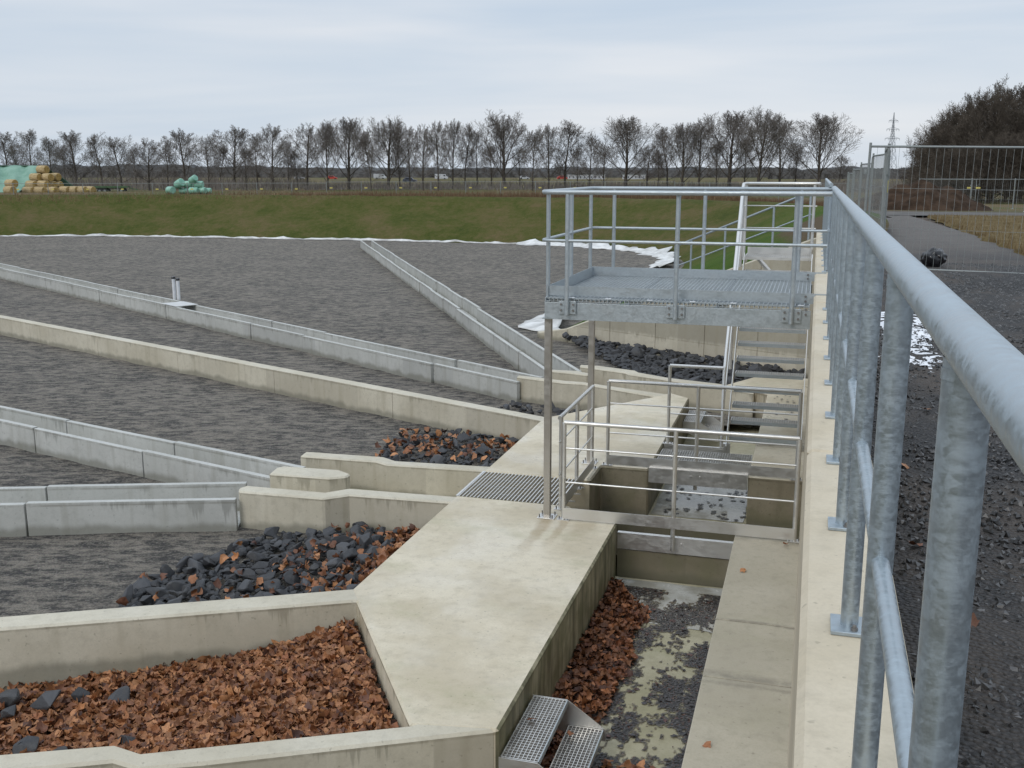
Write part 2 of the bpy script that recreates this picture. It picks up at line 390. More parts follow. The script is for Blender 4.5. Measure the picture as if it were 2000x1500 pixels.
def zfield(x, y):
    zr = -.4 - .0152 * min(105, max(0, y - 20))
    d = float(np.min(np.hypot(CA[:, 0] - x, CA[:, 1] - y)))
    zl = -.2 - .36 * sstep(30, 52, y) - 1.42 * sstep(.5, 30, d)
    w = sstep(-7, 0, x)
    if y > 66: w *= sstep(-12, 6, x)
    return zl * (1 - w) + zr * w
def hground(x, y):
    if inside(x, y): return -6.
    return zfield(x, y) + .05 * N3(x * .3, y * .3) - .07 * sstep(0, .3, x) * sstep(66, 60, y)
xs = sorted(set([-3000, -1200, -600, -350, -240, -180, -140] + list(range(-110, -60, 5)) + list(range(-60, -6, 1)) + [-6 + .5 * i for i in range(12)] + [.1, .2, .28] + [.6, 1, 1.5] + [2 + i for i in range(16)] + [20, 25, 32, 42, 60, 90, 140, 220, 400, 900, 3000]))
ys = sorted(set([-60, -30, -10] + [-5 + 2 * i for i in range(15)] + [25 + i for i in range(52)] + [80, 86, 94, 105, 120, 140, 170, 220, 300, 450, 800, 1600, 4000]))
g = MB(); nx = len(xs)
vs = [(x, y, hground(x, y)) for y in ys for x in xs]
g.add(vs, [[j * nx + i, j * nx + i + 1, (j + 1) * nx + i + 1, (j + 1) * nx + i] for j in range(len(ys) - 1) for i in range(nx - 1)], True)
kind(g.build('ground', M_field), 'structure')

b = MB(); prof = [(-.8, -3.35), (0, -3.14), (.5, -2.95), (1.5, -2.45), (3, -1.72), (4.4, -1.04), (5.4, -.52), (5.9, -.28), (6.4, -.14), (7.2, -.12), (8.4, -.26), (9.5, -.55)]
vs = []
for p, n in zip(FR, FN):
    for k, (d, z) in enumerate(prof):
        x, y = p[0] + n[0] * d, p[1] + n[1] * d
        low = .33 * sstep(30, 52, p[1]) * sstep(.5, 5.5, d)
        vs.append((x, y, z - low + (.06 * N3(x * .5, y * .5, 3) if k > 1 else 0)))
for k, (d, z) in enumerate(prof):                          # last row lies along the back of the wing wall
    x = -6.75 + d; vs.append((x, 22.68 + .5254 * (.06 - x) + .12, min(z, max(-2.98, -.1 + .435 * (x - .06)) - .05) if x < .1 else z))
np_ = len(prof)
lim = len(FR) + 1
fs = []
for i in range(lim - 1):
    for k in range(np_ - 1):
        q = [vs[i * np_ + k], vs[(i + 1) * np_ + k + 1]]
        if min(q[0][0], q[1][0]) > 1.5 and q[0][1] < 52: continue
        fs.append([i * np_ + k, (i + 1) * np_ + k, (i + 1) * np_ + k + 1, i * np_ + k + 1][::-1])
b.add(vs, fs, True)
kind(b.build('grass_bank', M_grass), 'structure')

# gravel filter bed
WORKS = [(-3.95, 8.5), (-3.95, 15.6), (-2.4, 17.7), (-.6, 18.4), (.2, 18.4), (.2, -5), (-2.2, -5), (-2.2, 6.5)]
def inpoly(P, x, y):
    c = False; j = len(P) - 1
    for i in range(len(P)):
        if (P[i][1] > y) != (P[j][1] > y) and x < (P[j][0] - P[i][0]) * (y - P[i][1]) / (P[j][1] - P[i][1]) + P[i][0]: c = not c
        j = i
    return c
xs = [-110, -100] + [-92 + 2.5 * i for i in range(27)] + [-24.4 + .14 * i for i in range(175)]
ys = [0, 3] + [5 + .12 * i for i in range(208)] + [30.5 + i for i in range(33)]
g = MB(); nx = len(xs)
BASIN = [(-14.4, 2.8), (-4.0, 8.3), (-2.6, 6.35), (-4.3, 5.4), (-7, 4.1), (-14, .8)]
def zbed(x, y):
    far = sstep(20, 60, y)
    return -3.135 - (.17 if y < 8.4 and inpoly(BASIN, x, y) else 0) + .05 * far + .022 * N3(x * .9, y * 1.6) + .014 * N3(x * 1.9, y * 3.1, 5) * (1 if y < 24 else .4)
vs = [(x, y, zbed(x, y)) for y in ys for x in xs]
inn = [inpoly(WORKS, x, y) for y in ys for x in xs]
fs = []
for j in range(len(ys) - 1):
    for i in range(nx - 1):
        f = [j * nx + i, j * nx + i + 1, (j + 1) * nx + i + 1, (j + 1) * nx + i]
        if not all(inn[k] for k in f): fs.append(f)
g.add(vs, fs, True)
kind(g.build('gravel_bed', M_bed), 'structure')

# gravel path behind the wall
def ztop_r(x, y): return zfield(x, y) + .012
xs = [.27, .4] + [.5 + .12 * i for i in range(22)] + [3.3, 3.7, 4.1, 4.4]
ys = [-8, -2] + [0 + .15 * i for i in range(90)] + [14 + i for i in range(48)]
g = MB(); nx = len(xs)
vs = []
for y in ys:
    for x in xs:
        xx = x if y > 30 else (x if x < 3 else 3 + (x - 3) * (1 + (30 - max(0, y)) * .35))
        vs.append((xx, y, zfield(xx, y) + .03 + .012 * N3(xx * 2, y * 2) + .02 * N3(xx * .5, y * .4)))
g.add(vs, [[j * nx + i, j * nx + i + 1, (j + 1) * nx + i + 1, (j + 1) * nx + i] for j in range(len(ys) - 1) for i in range(nx - 1)], True)
kind(g.build('gravel_path', M_path), 'structure')
# loose chippings of the path that can be told apart close up
g = MB(); oct_f = [[0, 2, 4], [2, 1, 4], [1, 3, 4], [3, 0, 4], [2, 0, 5], [1, 2, 5], [3, 1, 5], [0, 3, 5]]
for k in range(15000):
    y = 1.2 + 10 * rng.random() ** 1.3; x = .36 + rng.random() * (.5 + y * .36)
    s_ = .007 + .014 * rng.random() ** 1.6
    a = rng.random(3) * 6.28; m3 = Matrix.Rotation(a[0], 3, 'X') @ Matrix.Rotation(a[1], 3, 'Y') @ Matrix.Rotation(a[2], 3, 'Z')
    z = zfield(x, y) + .034
    vs = [m3 @ Vector(p) * s_ + Vector((x, y, z)) for p in ((1.3, .2, 0), (-1.2, 0, .1), (.1, 1, .2), (0, -1, 0), (.1, .1, .8), (0, 0, -.8))]
    t = .016 + .07 * rng.random() ** 2.2; w_ = rng.random()
    g.add(vs, oct_f, False, (t * (1 + .15 * w_), t * (1 + .05 * w_), t))
o = None
for k in range(9000):
    y = 9 + 11 * rng.random(); x = .4 + rng.random() * (.3 + y * .30); s_ = .012 + .016 * rng.random() ** 2; a = rng.random() * 6.28; z = zfield(x, y) + .03; t = .02 + .07 * rng.random() ** 2
    g.add([(x + s_ * math.cos(a + q) * 1.2, y + s_ * math.sin(a + q), z) for q in (0, 1.6, 3.1, 4.7)] + [(x, y, z + s_ * .8)], [[0, 1, 4], [1, 2, 4], [2, 3, 4], [3, 0, 4]], False, (t, t * .97, t * .94))
o = kind(g.build('gravel', M_wetleaf), 'stuff'); M_wetleaf.node_tree.nodes['Principled BSDF'].inputs['Roughness'].default_value = .35

# turf verge and road on the right
g = MB(); ys = [18 + 1. * i for i in range(36)]; xs_n = 30; vs = []
for y in ys:
    x0 = (3.9 + .035 * (y - 20)) + .35 * N3(y * .7, 2) if y > 21 else 3.9 + (21 - y) * .3
    for i in range(xs_n):
        x = x0 + (40 - x0) * (i / (xs_n - 1)) ** 1.8
        hh = .05 + .07 * sstep(0, .05, i / xs_n)
        vs.append((x, y, zfield(x, y) + hh * (0 if i == 0 else 1) + .03 * N3(x, y)))
g.add(vs, [[j * xs_n + i, j * xs_n + i + 1, (j + 1) * xs_n + i + 1, (j + 1) * xs_n + i] for j in range(len(ys) - 1) for i in range(xs_n - 1)], True)
kind(g.build('verge', M_verge), 'structure')
g = MB(); vs = []
for i in range(30):
    x = 1.6 + i * 1.5
    for y in (54.5, 57, 60, 63.5 - i * .02): vs.append((x, y, zfield(x, y) + .045))
g.add(vs, [[i * 4 + k, (i + 1) * 4 + k, (i + 1) * 4 + k + 1, i * 4 + k + 1] for i in range(29) for k in range(3)], True)
kind(g.build('road', simple('track_gravel', (.05, .046, .042), (.105, .092, .08), 1.2, .8, 6)), 'structure')
# blades of grass: verge, bank rim
def blades(name, n, place, h0, h1, mat, w=.012):
    m = MB()
    for k in range(n):
        x, y, z = place(); h = h0 + (h1 - h0) * rng.random(); a = rng.random() * 6.28; l = h * .5 * rng.normal()
        dx, dy = math.cos(a) * w, math.sin(a) * w
        m.add([(x - dx, y - dy, z - .02), (x + dx, y + dy, z - .02), (x + l * math.sin(a) * .7, y + l * math.cos(a) * .7, z + h)], [[0, 1, 2]])
    return kind(m.build(name, mat), 'stuff')
def pl_verge():
    y = 20 + rng.random() * 33; x0 = 3.9 + .035 * (y - 20); x = x0 + rng.random() ** 1.3 * (9 + (y - 20) * .35)
    return x, y, zfield(x, y) + .08
blades('dry_grass', 15000, pl_verge, .05, .17, M_dry, .012)
def pl_rim():
    i = int(rng.random() * (len(FR) - 22)); i = min(i, len(FR) - 24); t = 7.3 + rng.random() * 4
    x, y = FR[i][0] + FN[i][0] * t + rng.normal() * .6, FR[i][1] + FN[i][1] * t + rng.normal() * .4
    if x < -24 and rng.random() < .75: x += 26 * rng.random()
    return x, y, zfield(x, y)
blades('reeds', 9000, pl_rim, .12, .42, M_dry, .02)
def pl_rim2():
    x = 3 - 50 * rng.random() ** 1.5
    if rng.random() > .15 + sstep(-46, -22, x): x = 3 - 24 * rng.random()
    y = 67 + 5.5 * rng.random() - .1 * max(0, x + 8); return x, y, zfield(x, y)
blades('reeds', 11000, pl_rim2, .25, .62, simple('brown_reed', (.115, .070, .042), (.19, .125, .078), 5, .95, spec=.1), .022)

# ------------------------------------------------------------------ concrete works
def prisms(items): 
    m = MB()
    for it in items: m.prism(*it)
    return m
# long retaining wall, cast in bays
m = MB(); js = [-6, -1.2, 4.75, 10.4, 16.2, 22.95]
for a, c in zip(js[:-1], js[1:]): m.prism([(.02, a + .004), (.30, a + .004), (.30, c - .004), (.02, c - .004)], -4.6, 0)
tag(m.build('retaining_wall', M_main, bevel=.02), 'tall beige concrete retaining wall carrying the galvanised railing', 'wall')
# walkway slab
slab = MB()
slab.prism([(-1.97, 6.39), (-1.97, 10.98), (-2.6, 10.98), (-2.6, 11.42), (-4.05, 11.42), (-4.05, 8.41), (-2.6, 6.28)], -3.9, W)
near = slab.build('walkway', [M_slab, M_algae], bevel=.02)
for p in near.data.polygons:
    if (p.normal.x > .9 and p.center.x + near.location.x > -2.0): p.material_index = 1
kind(near, 'structure')
slab = MB()
slab.prism([(-4.05, 12.54), (-2.6, 12.54), (-2.6, 13.2), (-1.96, 13.2), (-1.96, 17.8), (-2.34, 18.15), (-2.53, 17.79), (-3.95, 15.79), (-4.05, 15.69)], -3.9, W)
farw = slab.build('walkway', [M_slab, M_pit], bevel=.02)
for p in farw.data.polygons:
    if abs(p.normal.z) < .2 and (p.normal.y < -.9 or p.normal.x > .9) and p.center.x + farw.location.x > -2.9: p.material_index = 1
kind(farw, 'structure')
# ledge along the foot of the wall
m = MB(); js = [-6, 7.62, 8.72, 10.98]
for a, c in zip(js[:-1], js[1:]): m.prism([(-.66, a + .003), (.05, a + .003), (.05, c - .003), (-.66, c - .003)], -4.2, W - .004)
tag(m.build('ledge', M_ledge, bevel=.01), 'tan concrete ledge in joints beside the leaf-filled channel', 'ledge')
m = MB(); m.prism([(-.66, 13.22), (.05, 13.22), (.05, 20.2), (-.88, 20.26), (-1.42, 19.2), (-.66, 18.5)], -4.2, W - .004)
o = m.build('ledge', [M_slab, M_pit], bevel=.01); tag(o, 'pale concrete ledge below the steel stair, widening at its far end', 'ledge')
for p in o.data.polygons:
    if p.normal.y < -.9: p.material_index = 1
# wall arms
def wall(label, pts, z1=W - .003, z0=-3.6, mat=None, name='dividing_wall', joints=()):
    m = MB(); m.prism(pts, z0, z1); return tag(m.build(name, mat or M_wall, bevel=.02), label, 'wall')
wall('low concrete wall along the bottom edge, jogged at its left end, in front of the brown leaf heap', [(-1.985, 6.39), (-3.75, 5.44), (-4.13, 5.26), (-4.36, 5.29), (-6.9, 4.0), (-7.05, 4.25), (-4.47, 5.47), (-4.23, 5.43), (-2.6, 6.28), (-2.3, 6.6)])
wall('low concrete wall between the rock heap and the leaf-filled basin', [(-3.9, 8.5), (-4.07, 8.42), (-14.5, 2.92), (-14.38, 2.69), (-3.92, 8.18), (-3.8, 8.2)])
def long_wall(label, a, bdir, n, L, th, mat=M_wall):
    m = MB(); d = Vector(bdir).normalized(); nn = Vector((-d.y, d.x)); s = Vector(a); l0 = -.25
    for k in range(n):
        l1 = (k + 1) * L; p, q = s + d * (l0 + .004), s + d * (l1 - .004); o1 = nn * th
        m.prism([(p.x, p.y), (q.x, q.y), (q.x - o1.x, q.y - o1.y), (p.x - o1.x, p.y - o1.y)], -3.6, W - .003); l0 = l1
    return tag(m.build('dividing_wall', mat, bevel=.01), label, 'wall')
long_wall('long tan concrete wall running out across the gravel from the walkway', (-4.03, 15.46), (-17.15, 7.33), 12, 3.4, .25)
# inlet walls
wall('stepped concrete inlet wall above the big rock heap', [(-6.78, 10.96), (-6.71, 10.83), (-5.57, 10.87), (-5.33, 11.09), (-3.9, 11.17), (-3.9, 11.40), (-5.44, 11.33), (-5.66, 11.1), (-6.74, 11.08)])
wall('small free-standing concrete block between the two left channels', [(-6.73, 11.62), (-6.78, 11.9), (-6.72, 12.0), (-5.92, 12.05), (-5.70, 11.92), (-5.69, 11.79), (-5.88, 11.66)], name='divider_block')
wall('bent concrete inlet wall before the small leafy rock heap', [(-6.75, 12.52), (-5.62, 12.56), (-5.42, 12.46), (-3.9, 12.56), (-3.9, 12.77), (-5.36, 12.66), (-5.6, 12.80), (-6.78, 12.75)])
wall('pale concrete inlet wall at the head of the middle channel', [(-5.4, 18.80), (-4.42, 18.5), (-4.02, 18.5), (-2.5, 17.76), (-2.32, 18.0), (-3.67, 18.52), (-4.05, 18.68), (-4.4, 18.7), (-5.42, 18.98)])
wall('small concrete block between the two far channels', [(-4.95, 19.56), (-5.0, 19.72), (-4.4, 19.73), (-4.05, 19.5), (-4.12, 19.34), (-4.5, 19.47)], name='divider_block')
wall('far concrete inlet wall before the dark rock bank', [(-4.46, 20.2), (-3.97, 20.02), (-3.46, 19.82), (-3.36, 19.68), (-2.54, 19.33), (-1.35, 18.78), (-.9, 18.56), (-.9, 19.0), (-1.42, 19.2), (-2.56, 19.55), (-3.2, 19.92), (-3.3, 20.1), (-4.1, 20.4), (-4.5, 20.43)], z1=W - .006)
# wing wall at the far end with a sloping coping
HX, HY = -.885, .465
def hw(t, off=0.): return (0.06 + HX * t - HY * off, 22.68 + (-HX) * 0 + .5254 * t * .885 - HX * off * 0 + .885 * off)
def ztop_h(x, y): t = -x / .885; return -.1 - .41 * max(0, t) if t < 6.6 else -2.85
m = MB(); seg = [0, 1.3, 2.7, 4.1, 5.5, 6.9, 7.9]
for a, c in zip(seg[:-1], seg[1:]):
    p, q, r_, s_ = hw(a + .004), hw(c - .004), hw(c - .004, .28), hw(a + .004, .28)
    zt = lambda x, y: max(-2.98, -.1 - .385 * (-(x - .06) / .885))
    m.prism([p, q, r_, s_], -3.7, zt)
o = tag(m.build('wing_wall', M_wall, bevel=.02), 'concrete wing wall with sloping top behind the dark rock bank', 'wall')

# channel, pit and inlet floors
m = MB()
m.box((-3.2, 2, -3.5), (-.6, 11.0, -3.3))
kind(m.build('channel_floor', M_floor), 'structure')
m = MB(); m.box((-1.99, 13.22, -3.6), (-.6, 19.2, -3.31)); m.prism([(-4.9, 19.1), (-2.2, 18.0), (-.9, 18.4), (-1.2, 19.0), (-4.4, 20.2)], -3.5, -3.315)
m.prism([(-6.75, 11.0), (-3.9, 11.3), (-3.9, 12.6), (-6.75, 12.6)], -3.5, -3.07); m.box((-4.1, 11.3, -3.5), (-2.55, 12.6, -3.2))
kind(m.build('channel_floor', M_floor), 'structure')
m = MB(); m.box((-2.7, 10.9, -4.6), (.05, 13.3, -4.35)); m.box((-1.97, 11.02, -4.4), (-.66, 11.2, -2.97)); m.box((-1.97, 13.0, -4.35), (-.66, 13.24, -3.34))
m.box((-2.72, 11.42, -4.4), (-2.6, 12.54, -3.2))
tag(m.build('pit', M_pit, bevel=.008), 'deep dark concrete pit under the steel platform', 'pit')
def water_sheet(pts, z, sc=.12):
    m = MB(); P = resample(pts + [pts[0]], .18)[:-1]
    P = [(x + sc * N3(x * 4, y * 4), y + sc * N3(x * 4, y * 4, 7)) for x, y in P]
    m.add([(x, y, z) for x, y in P], [list(range(len(P)))]); return kind(m.build('water', M_water), 'structure')
water_sheet([(-1.93, 13.3), (-.7, 13.3), (-.7, 14.9), (-1.93, 14.9)], -3.304, .02)
water_sheet([(-1.93, 9.9), (-.68, 9.8), (-.68, 10.95), (-1.95, 10.95)], -3.295, .03)

# precast flumes laid end to end
def flume(label, a, bdir, n, L, wid, dz=0., mark=(), far=0., jit=.0):
    t = thing('concrete_channel', label, 'channel', (a[0], a[1], -3.13))
    d = Vector(bdir).normalized(); nn = Vector((-d.y, d.x)); l0 = 0
    for k in range(n):
        m = MB(); jt = rng.normal() * jit; jz = rng.normal() * .008
        s = Vector(a) + d * (k * L + .012) + nn * jt; e = Vector(a) + d * ((k + 1) * L - .012) + nn * jt
        def q(u, v): return (u.x + nn.x * v, u.y + nn.y * v)
        zt = W - .08 + dz + jz + far * k; zb = zt - .5; zf = zt - .38
        th = .085
        # U section as one closed profile
        prof_ = [(0, zb), (wid, zb), (wid, zt), (wid - th, zt), (wid - th, zf), (th, zf), (th, zt), (0, zt)]
        vs = [q(s, v) + (z,) for v, z in prof_] + [q(e, v) + (z,) for v, z in prof_]
        fs = [[i, (i + 1) % 8, 8 + (i + 1) % 8, 8 + i] for i in range(8)] + [[0, 7, 6, 5], [0, 5, 4, 1], [1, 4, 3, 2], [8, 13, 14, 15], [8, 9, 12, 13], [9, 10, 11, 12]]
        m.add(vs, fs)
        o = m.build('channel_section', M_pre, t, bevel=.008)
        bm_fix(o)
        for u in (.22, .78):
            if k < 6: h = MB(); c = s + (e - s) * u + nn * (-.001); h.cyl((c.x, c.y, zt - .28), (nn.x, nn.y, 0), .014, .01, 8); h.build('lifting_socket', M_bolt, o)
    for k, txt in mark:
        c = Vector(a) + d * (k * L + .12) + nn * (wid - .0885)
        cu = bpy.data.curves.new('stencil_mark', 'FONT'); cu.body = txt; cu.size = .15; cu.extrude = .0005; cu.materials.append(M_ink)
        to = bpy.data.objects.new('stencil_mark', cu); COL.objects.link(to); to.parent = t
        to.location = Vector((c.x, c.y, W - .08 + dz - .25)) - Vector(t.location)
        to.rotation_euler = (R(90), 0, math.atan2(-d.y, -d.x) + (math.pi if d.x > 0 else 0))
        me = bpy.data.meshes.new_from_object(to); mo = bpy.data.objects.new('stencil_mark', me); COL.objects.link(mo); mo.parent = t; mo.location = to.location; mo.rotation_euler = to.rotation_euler
        bpy.data.objects.remove(to)
    return t
import bmesh
def bm_fix(o):
    bm = bmesh.new(); bm.from_mesh(o.data); bmesh.ops.recalc_face_normals(bm, faces=bm.faces); bm.to_mesh(o.data); bm.free()
def fl(label, b0, bdir, n, L, wid, **k):
    """b0: outer corner nearest the camera; the channel widens to the far side"""
    d = Vector(bdir).normalized(); nn = Vector((-d.y, d.x))
    if nn.y < 0: return flume(label, (b0[0] + nn.x * -wid, b0[1] + nn.y * -wid), bdir, n, L, wid, **k)
    return flume(label, b0, bdir, n, L, wid, **k)
fl('grey precast channel nearest the rock heap, running out of the left edge', (-6.68, 10.72), (-2.69, -.96), 6, 2.55, .76)
fl('grey precast channel running left behind the first one, marked on its inner side', (-6.70, 11.64), (-5.87, 1.66), 7, 2.6, .66, mark=((1, 'G'), (2, 'G')))
fl('long grey precast channel with a cover plate and two white pipes', (-5.36, 18.62), (-26.85, 16.3), 15, 2.6, .72, mark=((1, 'GB'), (3, 'G1')), jit=.02, far=.006)
fl('far grey precast channel running back to the grass bank', (-5.0, 19.75), (-19.85, 34.6), 16, 2.52, .70, far=.004, jit=.012)

# ------------------------------------------------------------------ railing on the wall
rail = thing('railing', 'galvanised steel railing on the retaining wall, running close past the camera', 'railing', (.165, 2.8, 0))
RX, RZ = .152, 1.083
m = MB(); m.tube([(RX, -1.2, RZ), (RX, 10.66, RZ)], .026, 28); m.build('top_rail', M_galv, rail)
m = MB(); m.tube([(RX, 13.45, RZ), (RX, 22.8, RZ)], .0242, 12); m.build('top_rail', M_galv, rail)
m = MB(); m.tube([(RX, -1.2, .53), (RX, 10.6, .53)], .0169, 20); m.tube([(RX, 13.4, .53), (RX, 22.8, .53)], .0169, 10); m.build('mid_rail', M_galv, rail)
PY = [1.08 + .877 * k for k in range(11)] + [13.6 + .885 * k for k in range(11)]
for y in PY:
    if y > 10.7 and y < 13.5: continue
    nn_ = 24 if y < 5 else 12
    m = MB(); m.tube([(RX, y, .011), (RX, y, RZ - .012)], .0242, nn_, False)
    if y < 6: m.tube([(RX, y, RZ - .034), (RX, y, RZ - .022)], .0252, nn_, False)
    p = m.build('post', M_galv, rail)
    m = MB(); m.box((RX - .05, y - .06, .001), (RX + .05, y + .06, .013)); q = m.build('base_plate', M_galv, p, bevel=.002)
    for sy in ((-1, 1) if y < 7 else (-1,)):
        m = MB(); m.tube([(RX + .012, y + sy * .042, .013), (RX + .012, y + sy * .042, .021)], .010, 6); m.tube([(RX + .012, y + sy * .042, .021), (RX + .012, y + sy * .042, .029)], .0055, 8); m.build('bolt', M_bolt, p)
    if y < 10.5:
        m = MB(); m.tube([(RX, y + .018, .53), (RX, y + .03, .53)], .0182, 12); m.build('weld_collar', M_galv, p)

# ------------------------------------------------------------------ grating helper
def grating(x0, x1, y0, y1, z, sx=.034, sy=.034, h=.03, t=.003, along='x', frame=True, front=True):
    m = MB()
    if frame:
        for a, c in (((x0, y0), (x1, y0)), ((x0, y1), (x1, y1)), ((x0, y0), (x0, y1)), ((x1, y0), (x1, y1))):
            if not front and a[1] == c[1] == y0:
                for zz in (z - .002, z - h): m.bar((a[0], a[1], zz), (c[0], c[1], zz), .006, .005)
            else: m.bar((a[0], a[1], z - h / 2), (c[0], c[1], z - h / 2), t * 1.6, h + .002)
    n = int((x1 - x0) / sx); k = int((y1 - y0) / sy)
    hx = h if along == 'y' else h * .5; hy = h if along == 'x' else h * .5
    for i in range(1, n): x = x0 + (x1 - x0) * i / n; m.bar((x, y0, z - hx / 2 - .001), (x, y1, z - hx / 2 - .001), t, hx)
    for j in range(1, k): y = y0 + (y1 - y0) * j / k; m.bar((x0, y, z - hy / 2 - .0015), (x1, y, z - hy / 2 - .0015), t, hy)
    return m
def channel_beam(m, p, q, h, fl_, t=.008, flip=1):
    """U profile lying on its side, web outwards"""
    p, q = Vector(p), Vector(q); d = (q - p).normalized(); s = d.cross(Vector((0, 0, 1))) * flip
    m.bar(p, q, t, h)
    for sg in (1, -1):
        o1 = Vector((0, 0, sg * (h / 2 - t / 2))) - s * (fl_ / 2); m.bar(p + o1, q + o1, fl_ - t, t)

# ------------------------------------------------------------------ platform
pf = thing('platform', 'galvanised grating platform on two posts beside the wall', 'platform', (-1.4, 12, W))
m = MB(); channel_beam(m, (-2.8, 10.86, -.245), (0, 10.86, -.245), .185, .06); m.build('front_beam', M_galvp, pf, bevel=.002)
m = MB(); channel_beam(m, (0, 13.42, -.235), (-2.8, 13.42, -.235), .19, .06); m.build('rear_beam', M_galvp, pf, bevel=.002)
m = MB(); channel_beam(m, (-2.8, 13.4, -.235), (-2.8, 10.87, -.235), .188, .06); m.build('side_beam', M_galvp, pf, bevel=.002)
m = MB()
for x in (-1.9, -.95): m.bar((x, 10.9, -.2), (x, 13.4, -.2), .05, .1)
m.build('cross_beam', M_galvp, pf)
for x0, x1 in ((-2.79, -1.87), (-1.865, -.94), (-.935, -.02)):
    grating(x0, x1, 10.85, 13.4, -.1, .044, .05, .036, .007, 'y', True, False).build('grating', M_galvp, pf)
m = MB(); m.bar((-2.8, 10.99, -.038), (.16, 10.99, -.038), .006, .108); m.build('toe_board', M_galvp, pf)
m = MB(); m.bar((-2.8, 13.36, -.04), (.16, 13.36, -.04), .005, .115); m.build('toe_board', M_galvp, pf)
m = MB(); m.bar((-2.79, 10.96, -.04), (-2.79, 13.36, -.04), .005, .115); m.build('toe_board', M_galvp, pf)
for y in (10.96, 13.3):
    m = MB(); m.bar((-2.78, y, W + .012), (-2.78, y, -.33), .075, .075, (0, 1, 0)); c = m.build('column', M_col, pf, bevel=.004)
    m = MB(); m.box((-2.88, y - .09, W + .001), (-2.68, y + .09, W + .013)); m.build('base_plate', M_sst, c, bevel=.002)
    for sx in (-1, 1):
        for sy in (-1, 1): m = MB(); m.tube([(-2.78 + sx * .075, y + sy * .065, W + .012), (-2.78 + sx * .075, y + sy * .065, W + .05)], .008, 6); m.build('bolt', M_bolt, c)
    m = MB(); m.box((-2.84, y - .06, -.345), (-2.72, y + .06, -.333)); m.build('head_plate', M_galvp, c)
# platform railing
def rp(x, y, z0, parent, r=.0242):
    m = MB(); m.tube([(x, y, z0), (x, y, 1.02)], r, 12); return m.build('railing_post', M_galvp, parent)
for x in (-2.54, -1.37, -.19):
    p = rp(x, 10.80, -.28, pf)
    m = MB(); m.box((x - .095, 10.826, -.27), (x + .095, 10.842, -.13)); m.build('clamp_plate', M_galvp, p, bevel=.002)
    for sx in (-1, 1):
        for z in (-.23, -.165): m = MB(); m.tube([(x + sx * .068, 10.842, z), (x + sx * .068, 10.808, z)], .013, 6); m.build('bolt', M_bolt, p)
    rp(x, 13.46, -.28, pf)
for y in (11.12, 12.25, 13.36): rp(-2.83, y, -.28, pf)
m = MB(); PZ = 1.03
m.tube([(RX, 10.7, PZ), (.1, 10.70, PZ), (-2.70, 10.80, PZ), (-2.79, 10.83, PZ), (-2.83, 10.92, PZ), (-2.83, 13.34, PZ), (-2.79, 13.43, PZ), (-2.7, 13.46, PZ), (.1, 13.46, PZ), (RX, 13.5, PZ)], .0245, 14)
m.build('top_rail', M_galvp, pf)
m = MB()
m.tube([(.12, 10.78, .52), (-2.72, 10.80, .52), (-2.81, 10.83, .52), (-2.83, 10.92, .52), (-2.83, 13.36, .52), (-2.79, 13.44, .52), (-2.7, 13.46, .52), (.15, 13.46, .52)], .0169, 10)
m.build('mid_rail', M_galvp, pf)
for y, x in ((10.985, -.06), (13.355, -.06), (10.855, -.05)):
    for z in (-.065, -.015):
        m = MB(); m.tube([(x, y - .004, z if y > 10.9 else z - .12), (x, y - .016, z if y > 10.9 else z - .12)], .013, 6); m.build('bolt', M_bolt, pf)
for x in (-2.5, -2.1, -1.65, -1.2, -.78, -.1):
    for y in (11.25, 10.885): m = MB(); m.box((x - .03, y - .02, -.099), (x + .03, y + .02, -.094)); m.build('grating_clip', M_whitep, pf)

# ------------------------------------------------------------------ stainless railings round the pit
def gate_rail(label, p, q, h, posts, plate=True, toe=True, feet=True, midp=None, rails=(.39, .74)):
    p, q = Vector(p), Vector(q); t = thing('guard_rail', label, 'railing', tuple(p)); d = q - p
    m = MB(); m.tube([p + Vector((0, 0, h)), q + Vector((0, 0, h))], .0242, 14)
    m.build('top_rail', M_sst, t)
    for r_ in rails:
        m = MB(); m.tube([p + Vector((0, 0, h * r_)), q + Vector((0, 0, h * r_))], .0105, 10); m.build('mid_rail', M_sst, t)
    for k, u in enumerate(posts):
        c = p + d * u
        m = MB(); m.tube([c + Vector((0, 0, .01 if midp is None or k != midp else -.25)), c + Vector((0, 0, h - .005))], .0242, 12); po = m.build('post', M_sst, t)
        if feet and not (midp is not None and k == midp):
            m = MB(); m.box((c.x - .07, c.y - .05, c.z), (c.x + .07, c.y + .05, c.z + .01))
            m.build('base_plate', M_sst, po)
            for sx in (-1, 1): m = MB(); m.tube([(c.x + sx * .05, c.y, c.z + .01), (c.x + sx * .05, c.y, c.z + .035)], .009, 6); m.build('bolt', M_bolt, po)
    if toe:
        o1 = d.cross(Vector((0, 0, 1))).normalized() * .03
        m = MB(); m.bar(p + Vector((0, 0, .085)) + o1, q + Vector((0, 0, .085)) + o1, .006, .13); m.build('toe_board', M_sst, t)
    return t
gate_rail('brushed steel guard rail with toe board at the near side of the pit', (-2.58, 10.93, W), (-.035, 10.93, W), 1.14, (0, .49, 1), midp=1)
gate_rail('brushed steel guard rail at the far side of the pit', (-2.53, 13.27, W), (-.06, 13.27, W), 1.16, (0, .48, 1), midp=1)
gate_rail('short brushed steel guard rail along the left side of the pit', (-2.70, 11.2, W), (-2.70, 13.05, W), 1.12, (0.04, .5, 1))
gate_rail('short brushed steel guard rail between the walkway and the stair foot', (-1.9, 14.62, W), (-1.14, 14.62, W), 1.16, (0,), toe=False)
m = MB(); channel_beam(m, (-1.965, 11.0, -2.86), (-.665, 11.0, -2.86), .19, .06); 
